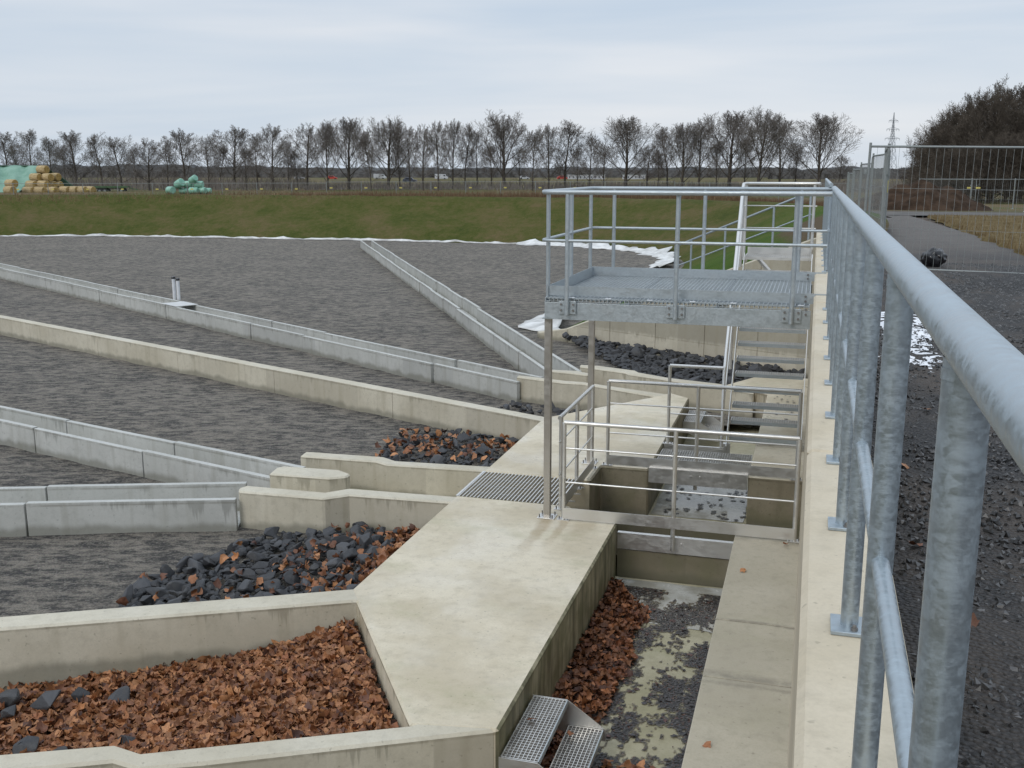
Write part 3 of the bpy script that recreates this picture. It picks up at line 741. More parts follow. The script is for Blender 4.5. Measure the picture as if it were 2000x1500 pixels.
for x in (-1.36, -1.24): m.tube([(x, 10.997, -2.84), (x, 10.985, -2.84)], .016, 6)
tag(m.build('steel_beam', M_sst), 'steel channel beam across the leafy channel under the near guard rail', 'beam')
m = MB(); channel_beam(m, (-1.955, 13.19, -2.72), (-.665, 13.19, -2.72), .2, .06)
for x in (-1.4, -1.28): m.tube([(x, 13.187, -2.7), (x, 13.175, -2.7)], .016, 6)
tag(m.build('steel_beam', M_sst), 'steel channel beam across the far side of the pit', 'beam')
# gratings in the walkway
t = thing('walkway_grating', 'steel grating set into the pale walkway left of the platform post', 'grating', (-3.4, 12, W))
m = MB()
for i in range(27): x = -4.02 + i * .0475; m.bar((x, 11.43, W - .021), (x, 12.53, W - .021), .012, .036)
m.build('bearing_bars', M_sst, t)
m = MB()
for y in (11.7, 12.0, 12.27): m.bar((-4.03, y, W - .035), (-2.62, y, W - .035), .008, .015)
m.bar((-4.045, 11.43, W - .018), (-4.045, 12.53, W - .018), .03, .034); m.bar((-2.74, 11.43, W - .045), (-2.74, 12.53, W - .045), .012, .1)
m.build('frame', M_sst, t)
m = grating(-1.94, -.68, 13.30, 14.42, W - .03, .033, .06, .03, .004, 'y'); tag(m.build('channel_grating', M_sst), 'steel grating laid over the channel just beyond the pit', 'grating')
m = MB(); m.bar((-1.95, 14.6, -2.83), (-1.1, 14.6, -2.83), .006, .3); m.bar((-1.95, 14.6, -2.66), (-1.1, 14.6, -2.66), .04, .02)
tag(m.build('weir_plate', M_sst), 'vertical steel weir plate across the channel by the stair foot', 'plate')
m = MB(); m.box((-2.66, 12.9, -3.35), (-2.57, 12.98, -3.1)); 

# two-step steel units let down into the channel
def step_unit(label, x, y0, y1):
    t = thing('step_unit', label, 'steps', (x, (y0 + y1) / 2, -3.3))
    for k, (xa, z) in enumerate(((x + .02, -2.85), (x + .31, -3.06))):
        m = grating(xa, xa + .27, y0 + .015, y1 - .015, z, .03, .034, .035, .0055, 'x', True); m.build('tread', M_sst, t)
        m = MB(); m.bar((xa + .272, y0 + .015, z - .02), (xa + .272, y1 - .015, z - .02), .008, .045); m.build('nosing', M_galvp, t)
    for y in (y0, y1):
        m = MB()
        pr = [(x + .005, -2.85), (x + .29, -2.85), (x + .60, -3.06), (x + .60, -3.16), (x + .28, -3.14), (x + .005, -3.0)]
        vs = [(a, y - .004, z) for a, z in pr] + [(a, y + .004, z) for a, z in pr]
        m.add(vs, [list(range(6)), list(range(6, 12))[::-1]] + [[i, (i + 1) % 6, 6 + (i + 1) % 6, 6 + i][::-1] for i in range(6)])
        o = m.build('side_plate', M_sst, t); bm_fix(o)
    return t
step_unit('two-step steel grating unit hung in the near leafy channel', -1.965, 6.37, 7.3)
step_unit('two-step steel grating unit in the far channel behind the guard rails', -1.955, 16.88, 17.72)

# ------------------------------------------------------------------ stair
st = thing('steel_stair', 'steep steel stair with grating treads climbing along the wall', 'stair', (-.55, 15, W))
Y1, Z1, RI, GO = 14.88, -2.55, .205, .165
for k in range(12):
    y, z = Y1 + GO * k, Z1 + RI * k
    m = grating(-1.04, -.055, y, y + .24, z, .033, .04, .03, .006, 'y'); tr = m.build('tread', M_sst, st)
    m = MB(); m.bar((-1.04, y - .002, z - .022), (-.055, y - .002, z - .022), .008, .05); m.build('nosing', M_galvp, tr)
for x in (-1.07, -.03):
    m = MB(); m.bar((x, Y1 - .12, Z1 - .16), (x, Y1 + GO * 12 + .12, Z1 + RI * 12 + .0), .012, .2); m.build('stringer', M_sst, st)
m = MB(); m.bar((-1.07, 14.83, W + .01), (-1.07, 14.83, W - .3), .1, .08, (0, 1, 0)); m.build('support_leg', M_sst, st)
YT = Y1 + GO * 12
grating(-1.06, -.02, YT, YT + .8, -.09, .033, .045, .03, .003, 'y').build('landing_grating', M_sst, st)
m = MB(); m.bar((-1.07, YT - .004, -.108), (-.02, YT - .004, -.108), .008, .045); m.bar((-1.07, YT + .8, -.04), (-.02, YT + .8, -.04), .006, .11); m.bar((-1.07, YT, -.15), (-1.07, YT + .8, -.15), .008, .13); m.build('landing_frame', M_sst, st)
m = MB(); m.bar((-.9, YT + .7, -.15), (-.5, YT + .05, -.5), .05, .05); m.bar((-.5, YT + .05, -.55), (-.02, YT + .05, -.55), .05, .05); m.build('bracket', M_sst, st)
SX = -1.13
def hz(y): return -1.40 + (y - 14.72) * 1.19
m = MB(); m.tube([(SX, 14.62, W + .01), (SX, 14.62, -1.5), (SX, 14.68, hz(14.68) - .03), (SX, 14.8, hz(14.8)), (SX, YT - .08, 1.0), (SX, YT + .05, 1.05), (SX, YT + .72, 1.05), (SX + .06, YT + .78, 1.05), (-.06, YT + .78, 1.05), (.04, YT + .72, 1.05)], .0242, 12); m.build('handrail', M_sst, st)
for dz in (.36, .72):
    m = MB(); m.tube([(SX, 14.64, hz(14.64) - dz), (SX, YT - .02, 1.02 - dz), (SX, YT + .06, 1.05 - dz), (SX, YT + .78, 1.05 - dz), (0, YT + .78, 1.05 - dz)], .0105, 8); m.build('mid_rail', M_sst, st)
for x, y, z0 in ((SX, YT + .02, -.25), (SX, YT + .76, -.2), (-.05, YT + .78, -.2), (SX, 15.7, -1.7)):
    m = MB(); zz = 1.04 if y > 16 else hz(y); m.tube([(x, y, z0), (x, y, zz)], .0242, 10); m.build('railing_post', M_sst, st)
# railing on the wing wall
wr = thing('guard_rail', 'sloping steel guard rail along the top of the wing wall', 'railing', (-1.6, 23.6, -.9))
def hp(t, z): a = hw(t, .14); return (a[0], a[1], z)
def wt(t): return -.1 - .385 * t
m = MB(); m.tube([hp(3.55, wt(3.55) + .05), hp(3.55, wt(3.55) + .98), hp(.12, wt(.12) + .98)], .0242, 10); m.build('top_rail', M_galv, wr)
m = MB(); m.tube([hp(3.5, wt(3.5) + .5), hp(.12, wt(.12) + .5)], .0169, 8); m.build('mid_rail', M_galv, wr)
for t_ in (.15, 1.0, 2.2, 3.1):
    m = MB(); m.tube([hp(t_, wt(t_) - .02), hp(t_, wt(t_) + .97)], .0242, 10); m.build('post', M_galv, wr)

# ------------------------------------------------------------------ pipes and cover on the long channel
for k, (x, y, zt) in enumerate(((-21.30, 31.0, -2.40), (-21.10, 30.95, -2.45))):
    t = thing('vent_pipe', ('taller' if k == 0 else 'shorter') + ' white plastic pipe with black cap standing behind the long channel', 'pipe', (x, y, -3.1), group='white pipes by the long channel')
    m = MB(); m.tube([(x, y, -3.2), (x, y, zt)], .058, 14); m.build('tube', M_whitep, t)
    m = MB(); m.tube([(x, y, zt - .01), (x, y, zt + .05), (x, y, zt + .07)], [.07, .07, .055], 14); m.build('cap', M_black, t)
m = MB(); d = Vector((-26.85, 16.3)).normalized(); nn = Vector((d.y, -d.x)) * -1
nn = Vector((-d.y, d.x)); nn = nn if nn.y > 0 else -nn
c = Vector((-5.36, 18.62)) + d * 14.9
q = [c, c + d * 1.0, c + d * 1.0 + nn * .72, c + nn * .72]
m.prism([(p.x, p.y) for p in q], -2.70, -2.68)
tag(m.build('cover_plate', M_sst, bevel=.004), 'pale flat cover plate lying across the long channel beside the white pipes', 'cover')
# ------------------------------------------------------------------ rocks
def rock_mesh(k):
    bm = bmesh.new()
    for i in range(14):
        v = Vector(rng.normal(size=3)).normalized(); v *= .72 + .35 * rng.random()
        bm.verts.new((v.x * .62, v.y * .5, v.z * .31))
    r_ = bmesh.ops.convex_hull(bm, input=bm.verts)
    bmesh.ops.delete(bm, geom=[g for g in bm.verts if not g.link_faces], context='VERTS')
    bmesh.ops.bevel(bm, geom=list(bm.edges), offset=.035, segments=1, affect='EDGES', clamp_overlap=True)
    me = bpy.data.meshes.new('basalt_rock'); bm.to_mesh(me); bm.free(); me.materials.append(M_rock); return me
ROCKS = [rock_mesh(k) for k in range(16)]
def rock(x, y, z, s, label, group):
    o = bpy.data.objects.new('basalt_rock', ROCKS[int(rng.random() * 16)]); COL.objects.link(o)
    o.location = (x, y, z); o.scale = (s * (.8 + .5 * rng.random()), s * (.8 + .4 * rng.random()), s * (.8 + .6 * rng.random()))
    o.rotation_euler = (rng.normal() * .45, rng.normal() * .45, rng.random() * 6.28); return tag(o, label, 'rock', group)
def tri_area_sample(P):
    xs_ = [p[0] for p in P]; ys_ = [p[1] for p in P]
    while True:
        x = min(xs_) + rng.random() * (max(xs_) - min(xs_)); y = min(ys_) + rng.random() * (max(ys_) - min(ys_))
        if inpoly(P, x, y): return x, y
rub = MB()
def rubble(P, n, zf, smax):
    for k in range(n):
        x, y = tri_area_sample(P); me = ROCKS[int(rng.random() * 16)]; s_ = smax * (.35 + .65 * rng.random())
        m3 = Matrix.Rotation(rng.random() * 6.28, 3, 'Z') @ Matrix.Rotation(rng.normal() * .5, 3, 'X')
        off = Vector((x, y, zf(x, y)))
        rub.add([m3 @ v.co * s_ + off for v in me.vertices], [list(p.vertices) for p in me.polygons])
def heap(P, n, zf, s0, s1, label, group, fill=200, mind=.12):
    pts = []
    tries = 0
    while len(pts) < n and tries < n * 60:
        tries += 1; x, y = tri_area_sample(P)
        if all((x - a) ** 2 + (y - b_) ** 2 > mind ** 2 for a, b_ in pts): pts.append((x, y))
    for x, y in pts: rock(x, y, zf(x, y) + .02 + .05 * rng.random(), s0 + (s1 - s0) * rng.random() ** 1.6, label, group)
    rubble(P, fill, lambda a, b_: zf(a, b_) + .015, s0 * 1.15)
PA = [(-6.75, 8.55), (-6.75, 9.2), (-6.35, 10.3), (-6.05, 10.72), (-5.5, 10.75), (-5.2, 10.95), (-4.35, 11.0), (-4.2, 10.6), (-4.2, 8.75), (-4.5, 8.5), (-5.6, 7.9), (-6.3, 7.75)]
heap(PA, 146, lambda x, y: -3.13 + .08 * sstep(-6.8, -5.2, x), .13, .275, 'dark angular basalt rock in the large heap below the stepped inlet wall', 'rocks in the large heap', 900, .115)
PB = [(-6.5, 14.5), (-6.45, 15.6), (-6.0, 16.1), (-4.25, 15.35), (-4.15, 13.1), (-5.3, 13.2), (-6.0, 13.6)]
heap(PB, 54, lambda x, y: -3.12 + .08 * sstep(-6.5, -5, x), .13, .25, 'dark rock among brown leaves in the small heap below the long tan wall', 'rocks in the small leafy heap', 260, .15)
heap([(-5.5, 17.6), (-5.4, 18.3), (-4.2, 18.2), (-3.5, 17.6), (-3.9, 16.7), (-4.6, 17)], 10, lambda x, y: -3.08, .15, .28, 'dark rock in the narrow gap before the pale inlet wall', 'rocks before the pale inlet wall', 50, .14)
PH = [(-6.3, 26.2), (-4.7, 25.15), (-1.8, 23.5), (-.1, 22.6), (-.1, 20.9), (-1.3, 19.9), (-2.4, 20.0), (-3.3, 20.8), (-3.9, 22.2), (-5.2, 24.3)]
heap(PH, 72, lambda x, y: -3.1 + .12 * sstep(.9, .0, abs((y - 22.68) - .465 * (-x)) / 3), .2, .38, 'dark basalt rock in the bank at the foot of the wing wall', 'rocks along the wing wall', 1200, .2)
for x, y in ((-6.35, 6.5), (-6.2, 6.35), (-6.4, 6.2), (-6.0, 6.55), (-5.8, 6.7), (-5.45, 6.75), (-5.9, 5.75), (-5.55, 5.7), (-5.3, 5.8), (-5.1, 5.95), (-5.0, 5.75), (-4.75, 5.85), (-5.4, 5.55), (-5.65, 5.95), (-4.55, 6.05), (-4.9, 6.15)):
    rock(x, y, -3.16 + .05 * rng.random(), .18 + .12 * rng.random(), 'dark rock half buried in the brown leaves at the left of the basin', 'rocks in the leaf basin')
kind(rub.build('rubble', M_rock), 'stuff')
# ------------------------------------------------------------------ leaves
def leaf_pts(s_):
    n = 11; out_ = []
    for i in range(n):
        a = 2 * math.pi * i / n + .12 * rng.normal(); r_ = s_ * (1. if i % 2 == 0 else .80) * (.80 + .28 * rng.random()); out_.append((math.cos(a) * r_, math.sin(a) * r_ * .85))
    return out_
def leaf(m, c, s_, tilt, curl, col, n=None):
    P = leaf_pts(s_); k1, k2 = curl * rng.normal() / s_, curl * rng.normal() / s_; a1 = rng.random() * 3.14; ca, sa = math.cos(a1), math.sin(a1)
    m3 = Matrix.Rotation(rng.random() * 6.28, 3, 'Z') @ Matrix.Rotation(rng.normal() * tilt, 3, 'X') @ Matrix.Rotation(rng.normal() * tilt, 3, 'Y')
    def w(x, y): return Vector((x, y, k1 * (x * ca + y * sa) ** 2 + k2 * (y * ca - x * sa) ** 2))
    n = len(P); q = min(1, curl * 3) * .07 * s_
    vs = [Vector((0, 0, 0))] + [w(x * .55, y * .55) + Vector((0, 0, q * rng.normal())) for x, y in P] + [w(x, y) + Vector((0, 0, 1.6 * q * rng.normal())) for x, y in P]
    vs = [m3 @ v + Vector(c) for v in vs]
    m.add(vs, [[0, 1 + i, 1 + (i + 1) % n] for i in range(n)] + [[1 + i, 1 + n + i, 1 + n + (i + 1) % n, 1 + (i + 1) % n] for i in range(n)], True, col)
def brown():
    t = rng.random(); k = .55 + .6 * rng.random()
    a, b_ = ((.24, .088, .034), (.48, .225, .095)) if rng.random() < .76 else ((.075, .028, .018), (.22, .09, .042))
    return tuple((p + (q - p) * t) * k for p, q in zip(a, b_))
def dim(c):
    k = .35 + .6 * rng.random(); return (c[0] * k, c[1] * k * .9, c[2] * k * .9)
m = MB()
BP = [(-7.5, 5.1), (-7.4, 6.7), (-4.02, 8.27), (-2.72, 6.33), (-4.3, 5.52), (-4.5, 5.6)]
LZ = [-3.28, -3.25, -3.20, -3.17, -3.14, -3.07, -2.99, -2.86, -2.86]
def zleaf(x, y):
    return float(np.interp(x, [-7, -6.6, -5.9, -5.3, -4.9, -4.6, -4.3, -3.9, -2.7], LZ)) + .04 * N3(x * 2.2, y * 2.2)
k = 0
while k < 10500:
    x, y = tri_area_sample(BP); dens = sstep(-7.2, -5.0, x) * .75 + .25
    if rng.random() > dens: continue
    leaf(m, (x, y, zleaf(x, y) + .05 * rng.random() - .01), .028 + .034 * rng.random(), .45, .65, brown()); k += 1
# skin of matted leaves under the loose ones so that no ground shows through the heap
kind(m.build('leaves', M_leaf), 'stuff')
g = MB(); NX, NY = 40, 34; vs = []; 
for j in range(NY):
    for i in range(NX):
        x = -6.3 + i * .096; y = 5.0 + j * .1; vs.append((x, y, zleaf(x, y) - .03 if inpoly(BP, x, y) else zleaf(x, y) - .03))
fs = []
for j in range(NY - 1):
    for i in range(NX - 1):
        x = -6.3 + (i + .5) * .096; y = 5.0 + (j + .5) * .1
        if inpoly([(-6.2, 5.2), (-6.2, 6.9), (-4.02, 8.3), (-2.62, 6.3), (-4.3, 5.4), (-5, 5.2)], x, y): fs.append([j * NX + i, j * NX + i + 1, (j + 1) * NX + i + 1, (j + 1) * NX + i])
g.add(vs, fs, True); kind(g.build('leaves', simple('leaf_mat', (.05, .02, .01), (.14, .06, .028), 14, .9)), 'stuff')
m = MB()
for k in range(800):                                            # among the rocks of the large heap
    x, y = tri_area_sample(PA)
    if rng.random() > sstep(-6.0, -4.5, x) ** 1.3 + .06: continue
    leaf(m, (x, y, -3.02 + .07 * rng.random()), .04 + .03 * rng.random(), .55, .6, brown())
for k in range(330):
    y = 9.3 + rng.random() * 1.6; x = -4.12 - .35 * rng.random() ** 1.5; leaf(m, (x, y, -2.99 + .09 * rng.random()), .042 + .03 * rng.random(), .55, .6, brown())
for k in range(300):
    x, y = tri_area_sample(PB); 
    if abs(y - 14.9) > .75 * rng.random() + .25: continue
    leaf(m, (x, y, -3.01 + .06 * rng.random()), .042 + .035 * rng.random(), .55, .6, brown())
# brown drift along the left side of the channel, and at its near end
for k in range(2600):
    y = 5.6 + rng.random() * 5.1; wd_ = .22 + .36 * (.5 + .5 * N3(y * 1.1, 3)) + .12 * sstep(7, 9.5, y) - .35 * sstep(10, 10.7, y)
    x = -1.95 + rng.random() ** 1.4 * max(.05, wd_); leaf(m, (x, y, -3.29 + .09 * (1 - min(1, (x + 1.95) / .5)) * rng.random() + .012), .024 + .030 * rng.random(), .42, .6, dim(brown()))
for k in range(420):
    y = 5.3 + rng.random() * 1.9; x = -1.4 + rng.random() * .75; leaf(m, (x, y, -3.28 + .05 * rng.random()), .036 + .028 * rng.random(), .35, .3, brown())
for x, y, z in ((-.12, 10.75, W + .01), (-1.86, 6.9, -2.83), (-.5, 9.9, W + .01), (-.52, 6.6, W), (.5, 4.6, -.36), (.75, 5.1, -.36), (.62, 3.8, -.36), (.9, 6.6, -.36), (.55, 5.9, -.36), (-1.6, 7.1, -3.02), (.8, 7.4, -.36)):
    leaf(m, (x, y, z + .012), .04, .3, .3, brown())
kind(m.build('leaves', M_leaf), 'stuff')
def wetd(x, y): return N3(x * 2.1, y * 1.5, 9) + .5 * N3(x * 5, y * 4, 2) + .38 * N3(x * 13, y * 9, 4) + .34 * N3(x * 31, y * 22, 4) + .25 * sstep(-1.2, -1.7, x) + .2 * sstep(-.95, -.7, x) + .09
m = MB(); cs = .0125
for iy in range(int(4.95 / cs)):
    for ix in range(int(1.27 / cs)):
        x, y = -1.94 + ix * cs, 5.8 + iy * cs; d_ = wetd(x, y)
        if d_ < .0: continue
        t = .45 + 1.1 * rng.random() ** 2; c_ = (.052 * t, .047 * t, .045 * t) if rng.random() < .88 else (.10 * t, .05 * t, .035 * t)
        if d_ < .16: q_ = (.16 - d_) / .14 * (.35 + .5 * rng.random()); c_ = tuple(a_ * (1 - q_) + b_ * q_ for a_, b_ in zip(c_, (.24, .205, .13)))
        z = -3.2975 + .008 * rng.random(); m.add([(x - .002, y, z), (x + cs + .003, y - .002, z + .004 * rng.random()), (x + cs, y + cs + .003, z + .004 * rng.random()), (x, y + cs, z)], [[0, 1, 2, 3]], False, c_)
kind(m.build('silt', M_wetleaf), 'stuff')
m = MB(); k = 0                                                   # sodden dark leaves on the channel floor
while k < 1500:
    x, y = -1.9 + rng.random() * 1.24, 5.8 + rng.random() * 4.9
    dn = wetd(x, y)
    if dn < .07 + .05 * rng.random() and rng.random() > .025: continue
    t = .5 + .7 * rng.random(); c_ = (.046, .041, .042) if rng.random() < .8 else (.10, .042, .032)
    leaf(m, (x, y, -3.293 + .008 * rng.random()), (.007 + .028 * rng.random() ** 1.8), .10, .2, tuple(q * t for q in c_)); k += 1
for q in range(60):
    x, y = -1.9 + rng.random() * 1.2, 13.35 + rng.random() * 1.3
    leaf(m, (x, y, -3.30 + .006), .03 + .02 * rng.random(), .06, .12, (.03, .03, .028))
for q in range(34):
    x, y = -.6 + rng.random() * .55, 16.2 + rng.random() * 2.4
    leaf(m, (x, y, W + .004), .018 + .02 * rng.random(), .06, .12, (.03, .028, .025))
kind(m.build('leaves', M_wetleaf), 'stuff')
# ------------------------------------------------------------------ fleece along the bed, snow
def sheet(label, P, w0, w1, seed):
    P = resample(P, .25)
    for _ in range(10): P = [P[0]] + [((P[i - 1][0] + 2 * P[i][0] + P[i + 1][0]) / 4, (P[i - 1][1] + 2 * P[i][1] + P[i + 1][1]) / 4) for i in range(1, len(P) - 1)] + [P[-1]]
    Nn_ = normals(P); m = MB(); K = 9; vs = []
    for i, (p, n) in enumerate(zip(P, Nn_)):
        e = min(1, min(i, len(P) - 1 - i) / 3.); w_ = max(.012, w0 + (w1 - w0) * (.45 + 1.1 * N3(i * .23, seed) + .22 * N3(i * .8, seed + 2))) * (.25 + .75 * e); sh = .22 * N3(i * .15, seed + 4)
        for k in range(K):
            u = k / (K - 1) - .5; x, y = p[0] + n[0] * (u * w_ + sh), p[1] + n[1] * (u * w_ + sh)
            z = -3.13 + .03 + (.05 + .11 * max(0, N3(x * 1.9, y * 1.9, seed)) + .13 * max(0, N3(i * .21, k * .45, seed + 9))) * (1 - abs(u * 2) ** 3) + .03 * N3(x * 5, y * 5) + max(0, sh + u * w_) * .42 + .04 * sstep(20, 60, y)
            vs.append((x, y, z))
    m.add(vs, [[i * K + k, (i + 1) * K + k, (i + 1) * K + k + 1, i * K + k + 1] for i in range(len(P) - 1) for k in range(K - 1)], True)
    o = m.build('fleece_sheet', M_white); so = o.modifiers.new('solid', 'SOLIDIFY'); so.thickness = .012
    return tag(o, label, 'sheet', 'white fleece along the gravel bed')
i0 = min(range(len(FR)), key=lambda i: abs(FR[i][0] + 16)); il = min(range(len(FR)), key=lambda i: abs(FR[i][0] + 55))
sheet('long strip of crumpled white fleece at the foot of the far grass bank', [(p[0] - n[0] * .15, p[1] - n[1] * .15) for p, n in zip(FR[il:i0], FN[il:i0])], .04, .36, 1)
ie = min(range(len(FR)), key=lambda i: abs(FR[i][1] - 45) + (100 if FR[i][0] < -8 else 0))
sheet('wide crumpled white fleece heaped in the corner of the gravel bed', [(p[0] - n[0] * (.2 + .9 * sstep(6, 16, k)), p[1] - n[1] * (.2 + .9 * sstep(6, 16, k))) for k, (p, n) in enumerate(zip(FR[i0 - 1:ie], FN[i0 - 1:ie]))], .4, 1.7, 5)
sheet('crumpled white fleece beside the low end of the wing wall', [(-7.7, 31.2), (-7.5, 29.9), (-7.5, 28.6), (-7.2, 27.6), (-6.8, 27.0), (-6.4, 26.9)], .8, 1.5, 8)
def snow_patch(P, z, sc):
    Q = resample(P + [P[0]], .12)[:-1]; Q = [(x + sc * N3(x * 5, y * 3), y + sc * 1.6 * N3(x * 5, y * 3, 6)) for x, y in Q]; n = len(Q); m = MB()
    cx = sum(q[0] for q in Q) / n; cy = sum(q[1] for q in Q) / n
    rings = [(1, .0), (.88, .03), (.5, .045)]
    vs = [(cx + (x - cx) * r_, cy + (y - cy) * r_, z(cx + (x - cx) * r_, cy + (y - cy) * r_) + h + .008 * N3(x * 9, y * 9)) for r_, h in rings for x, y in Q] + [(cx, cy, z(cx, cy) + .05)]
    fs = [[a * n + i, a * n + (i + 1) % n, (a + 1) * n + (i + 1) % n, (a + 1) * n + i] for a in (0, 1) for i in range(n)] + [[2 * n + i, 2 * n + (i + 1) % n, 3 * n] for i in range(n)]
    m.add(vs, fs, True); return m
zp = lambda x, y: zfield(x, y) + .025
m = MB(); cs = .03
for iy in range(int(5.2 / cs)):
    for ix in range(int(.95 / cs)):
        x, y = .4 + ix * cs, 8.7 + iy * cs; q = 1 - ((x - .82) / .42) ** 2 - ((y - 11.1) / 2.3) ** 2
        if .8 * N3(x * 2.3, y * 1.1, 3) + .45 * N3(x * 7, y * 4, 1) + .35 * N3(x * 19, y * 14) + .55 * q - .22 < 0: continue
        h = lambda a, b_: zp(a, b_) + .012 + .012 * N3(a * 9, b_ * 9)
        m.add([(a, b_, h(a, b_)) for a, b_ in ((x, y), (x + cs, y), (x + cs, y + cs), (x, y + cs))], [[0, 1, 2, 3]], True)
kind(m.build('snow', M_snow), 'stuff')
kind(snow_patch([(11.5, 66), (15, 65.6), (24, 64.2), (24, 65.4), (15, 66.8), (11.6, 66.9)], lambda x, y: zfield(x, y) + .05, .3).build('snow', M_snow), 'stuff')
# ------------------------------------------------------------------ construction fences
def fence_panel(label, group, cat='fence', sign=True):
    t = local(thing('fence_panel', label, cat, group=group))
    m = MB(); m.tube([(0, 0, 0), (0, 0, 2.13)], .021, 8); m.tube([(3.42, 0, 0), (3.42, 0, 2.13)], .021, 8); m.tube([(0, 0, 2.07), (3.42, 0, 2.07)], .019, 8); m.tube([(0, 0, .08), (3.42, 0, .08)], .019, 8); m.build('frame', M_tfence, t)
    m = MB()
    for i in range(1, 30): m.bar((i * .114, 0, .08), (i * .114, 0, 2.07), .0045, .0045)
    for z in (.74, 1.40): m.bar((0, .004, z), (3.42, .004, z), .005, .005)
    m.build('mesh', M_tfence, t)
    m = MB(); m.prism([(-.3, -.11), (.28, -.11), (.33, 0), (.28, .11), (-.3, .11), (-.36, 0)], -.02, .12); m.build('foot', M_foot, t, bevel=.01)
    if sign: m = MB(); m.bar((.3, -.02, 1.5), (.58, -.02, 1.5), .01, .12); m.build('sign_plate', M_yellow, t)
    m = MB(); m.tube([(-.04, 0, 1.7), (-.04, 0, 1.62)], .03, 8); m.build('clamp', M_tfence, t)
    return t
fp = fence_panel('', 'fence panels across the field')
fwd = Vector((-math.sin(YAW), math.cos(YAW), 0)); rgt = Vector((math.cos(YAW), math.sin(YAW), 0))
DF = 104.
names = {0: 'before the hay stack', 5: 'before the green wrapped bales'}
ORD = ['first', 'second', 'third', 'fourth', 'fifth', 'sixth', 'seventh', 'eighth', 'ninth', 'tenth', 'eleventh', 'twelfth', 'thirteenth', 'fourteenth', 'fifteenth', 'sixteenth', 'seventeenth', 'eighteenth', 'nineteenth', 'twentieth', 'twenty-first', 'twenty-second', 'twenty-third', 'twenty-fourth', 'twenty-fifth']
for k in range(25):
    px = -45 + k * 68.2
    p = fwd * DF + rgt * ((px - 1000) / 2053 * DF); zb = -1.96 + (.10 if 9 < k < 20 else 0) - .08 * abs(k - 15) / 15
    lab = 'grey mesh fence panel beyond the grass bank, %s from the left in its row' % ORD[k]
    o = fp if k == 0 else dup(fp, (0, 0, 0), 0)
    o['label'] = lab; o.location = (p.x, p.y, zb); o.rotation_euler = (0, 0, YAW)
fq = fence_panel('large mesh fence panel standing across the gravel path at the right', 'fence panels along the path', sign=False)
fq.location = (.76, 18.45, -.42); fq.rotation_euler = (0, R(.9), R(-4))
near_lab = ['nearest', 'second', 'third', 'fourth', 'fifth', 'sixth', 'seventh', 'eighth', 'ninth']
for k in range(9):
    y = 18.95 + k * 3.5; x = 1.22 + (.12 if k % 2 else -.04); o = dup(fq, (x, y, zfield(x, y) - .02 + (-.02 * k)), R(90) + (R(2.5) if k % 2 else R(-2.5)), near_lab[k] + ' mesh fence panel of the row receding beside the railing')
    if k == 0:
        o.location = (1.1, 18.75, -.43); sg = MB(); sg.bar((.2, -.03, 1.42), (.34, -.03, 1.42), .01, .2); s_ = sg.build('sign_plate', M_yellow, None); s_.parent = o; s_.location = (.27, -.03, 1.32)
for k, (x, y, a) in enumerate(((6.55, 76, 8), (9.9, 76.6, -6), (10.6, 79.5, 172), (12.6, 76.8, 80))):
    o = dup(fp, (x, y, zfield(x, y) - .1), R(a), ('left', 'middle', 'rear', 'right-hand end')[k] + ' mesh fence panel of the small enclosure beyond the soil mound'); o['group'] = 'fence panels by the soil mound'
# black plastic bag by the fence foot
m = MB(); bm = bmesh.new(); bmesh.ops.create_icosphere(bm, subdivisions=4, radius=1)
vs = []
for v in bm.verts:
    c = v.co; n1 = 1 + .22 * N3(c.x * 2, c.y * 2, c.z * 2) + .10 * N3(c.x * 6, c.y * 6, c.z * 6); vs.append((1.98 + c.x * .20 * n1, 19.1 + c.y * .17 * n1, -.22 + max(-.17, c.z * .17 * n1)))
m.add(vs, [[v.index for v in f.verts] for f in bm.faces], True); bm.free()
tag(m.build('plastic_bag', M_black), 'crumpled shiny black plastic bag lying behind the path fence', 'bag')
# soil mound
g = MB(); vs = []; n1 = 46
for j in range(n1):
    for i in range(n1):
        u, v = i / (n1 - 1) * 2 - 1, j / (n1 - 1) * 2 - 1; x, y = 6.2 + u * 4.6, 72 + v * 3.6; r_ = math.hypot(u, v)
        h = max(0, 1 - r_) ** .8 * 2.0 * (1 + .35 * N3(x * .7, y * .7)) + .16 * N3(x * 2.2, y * 2.2) * (1 if r_ < .95 else 0)
        vs.append((x, y, zfield(x, y) - .08 + h * (1 if r_ < 1 else 0)))
g.add(vs, [[j * n1 + i, j * n1 + i + 1, (j + 1) * n1 + i + 1, (j + 1) * n1 + i] for j in range(n1 - 1) for i in range(n1 - 1)], True)
tag(g.build('soil_mound', M_soil), 'heap of dark brown soil behind the path fence', 'mound')
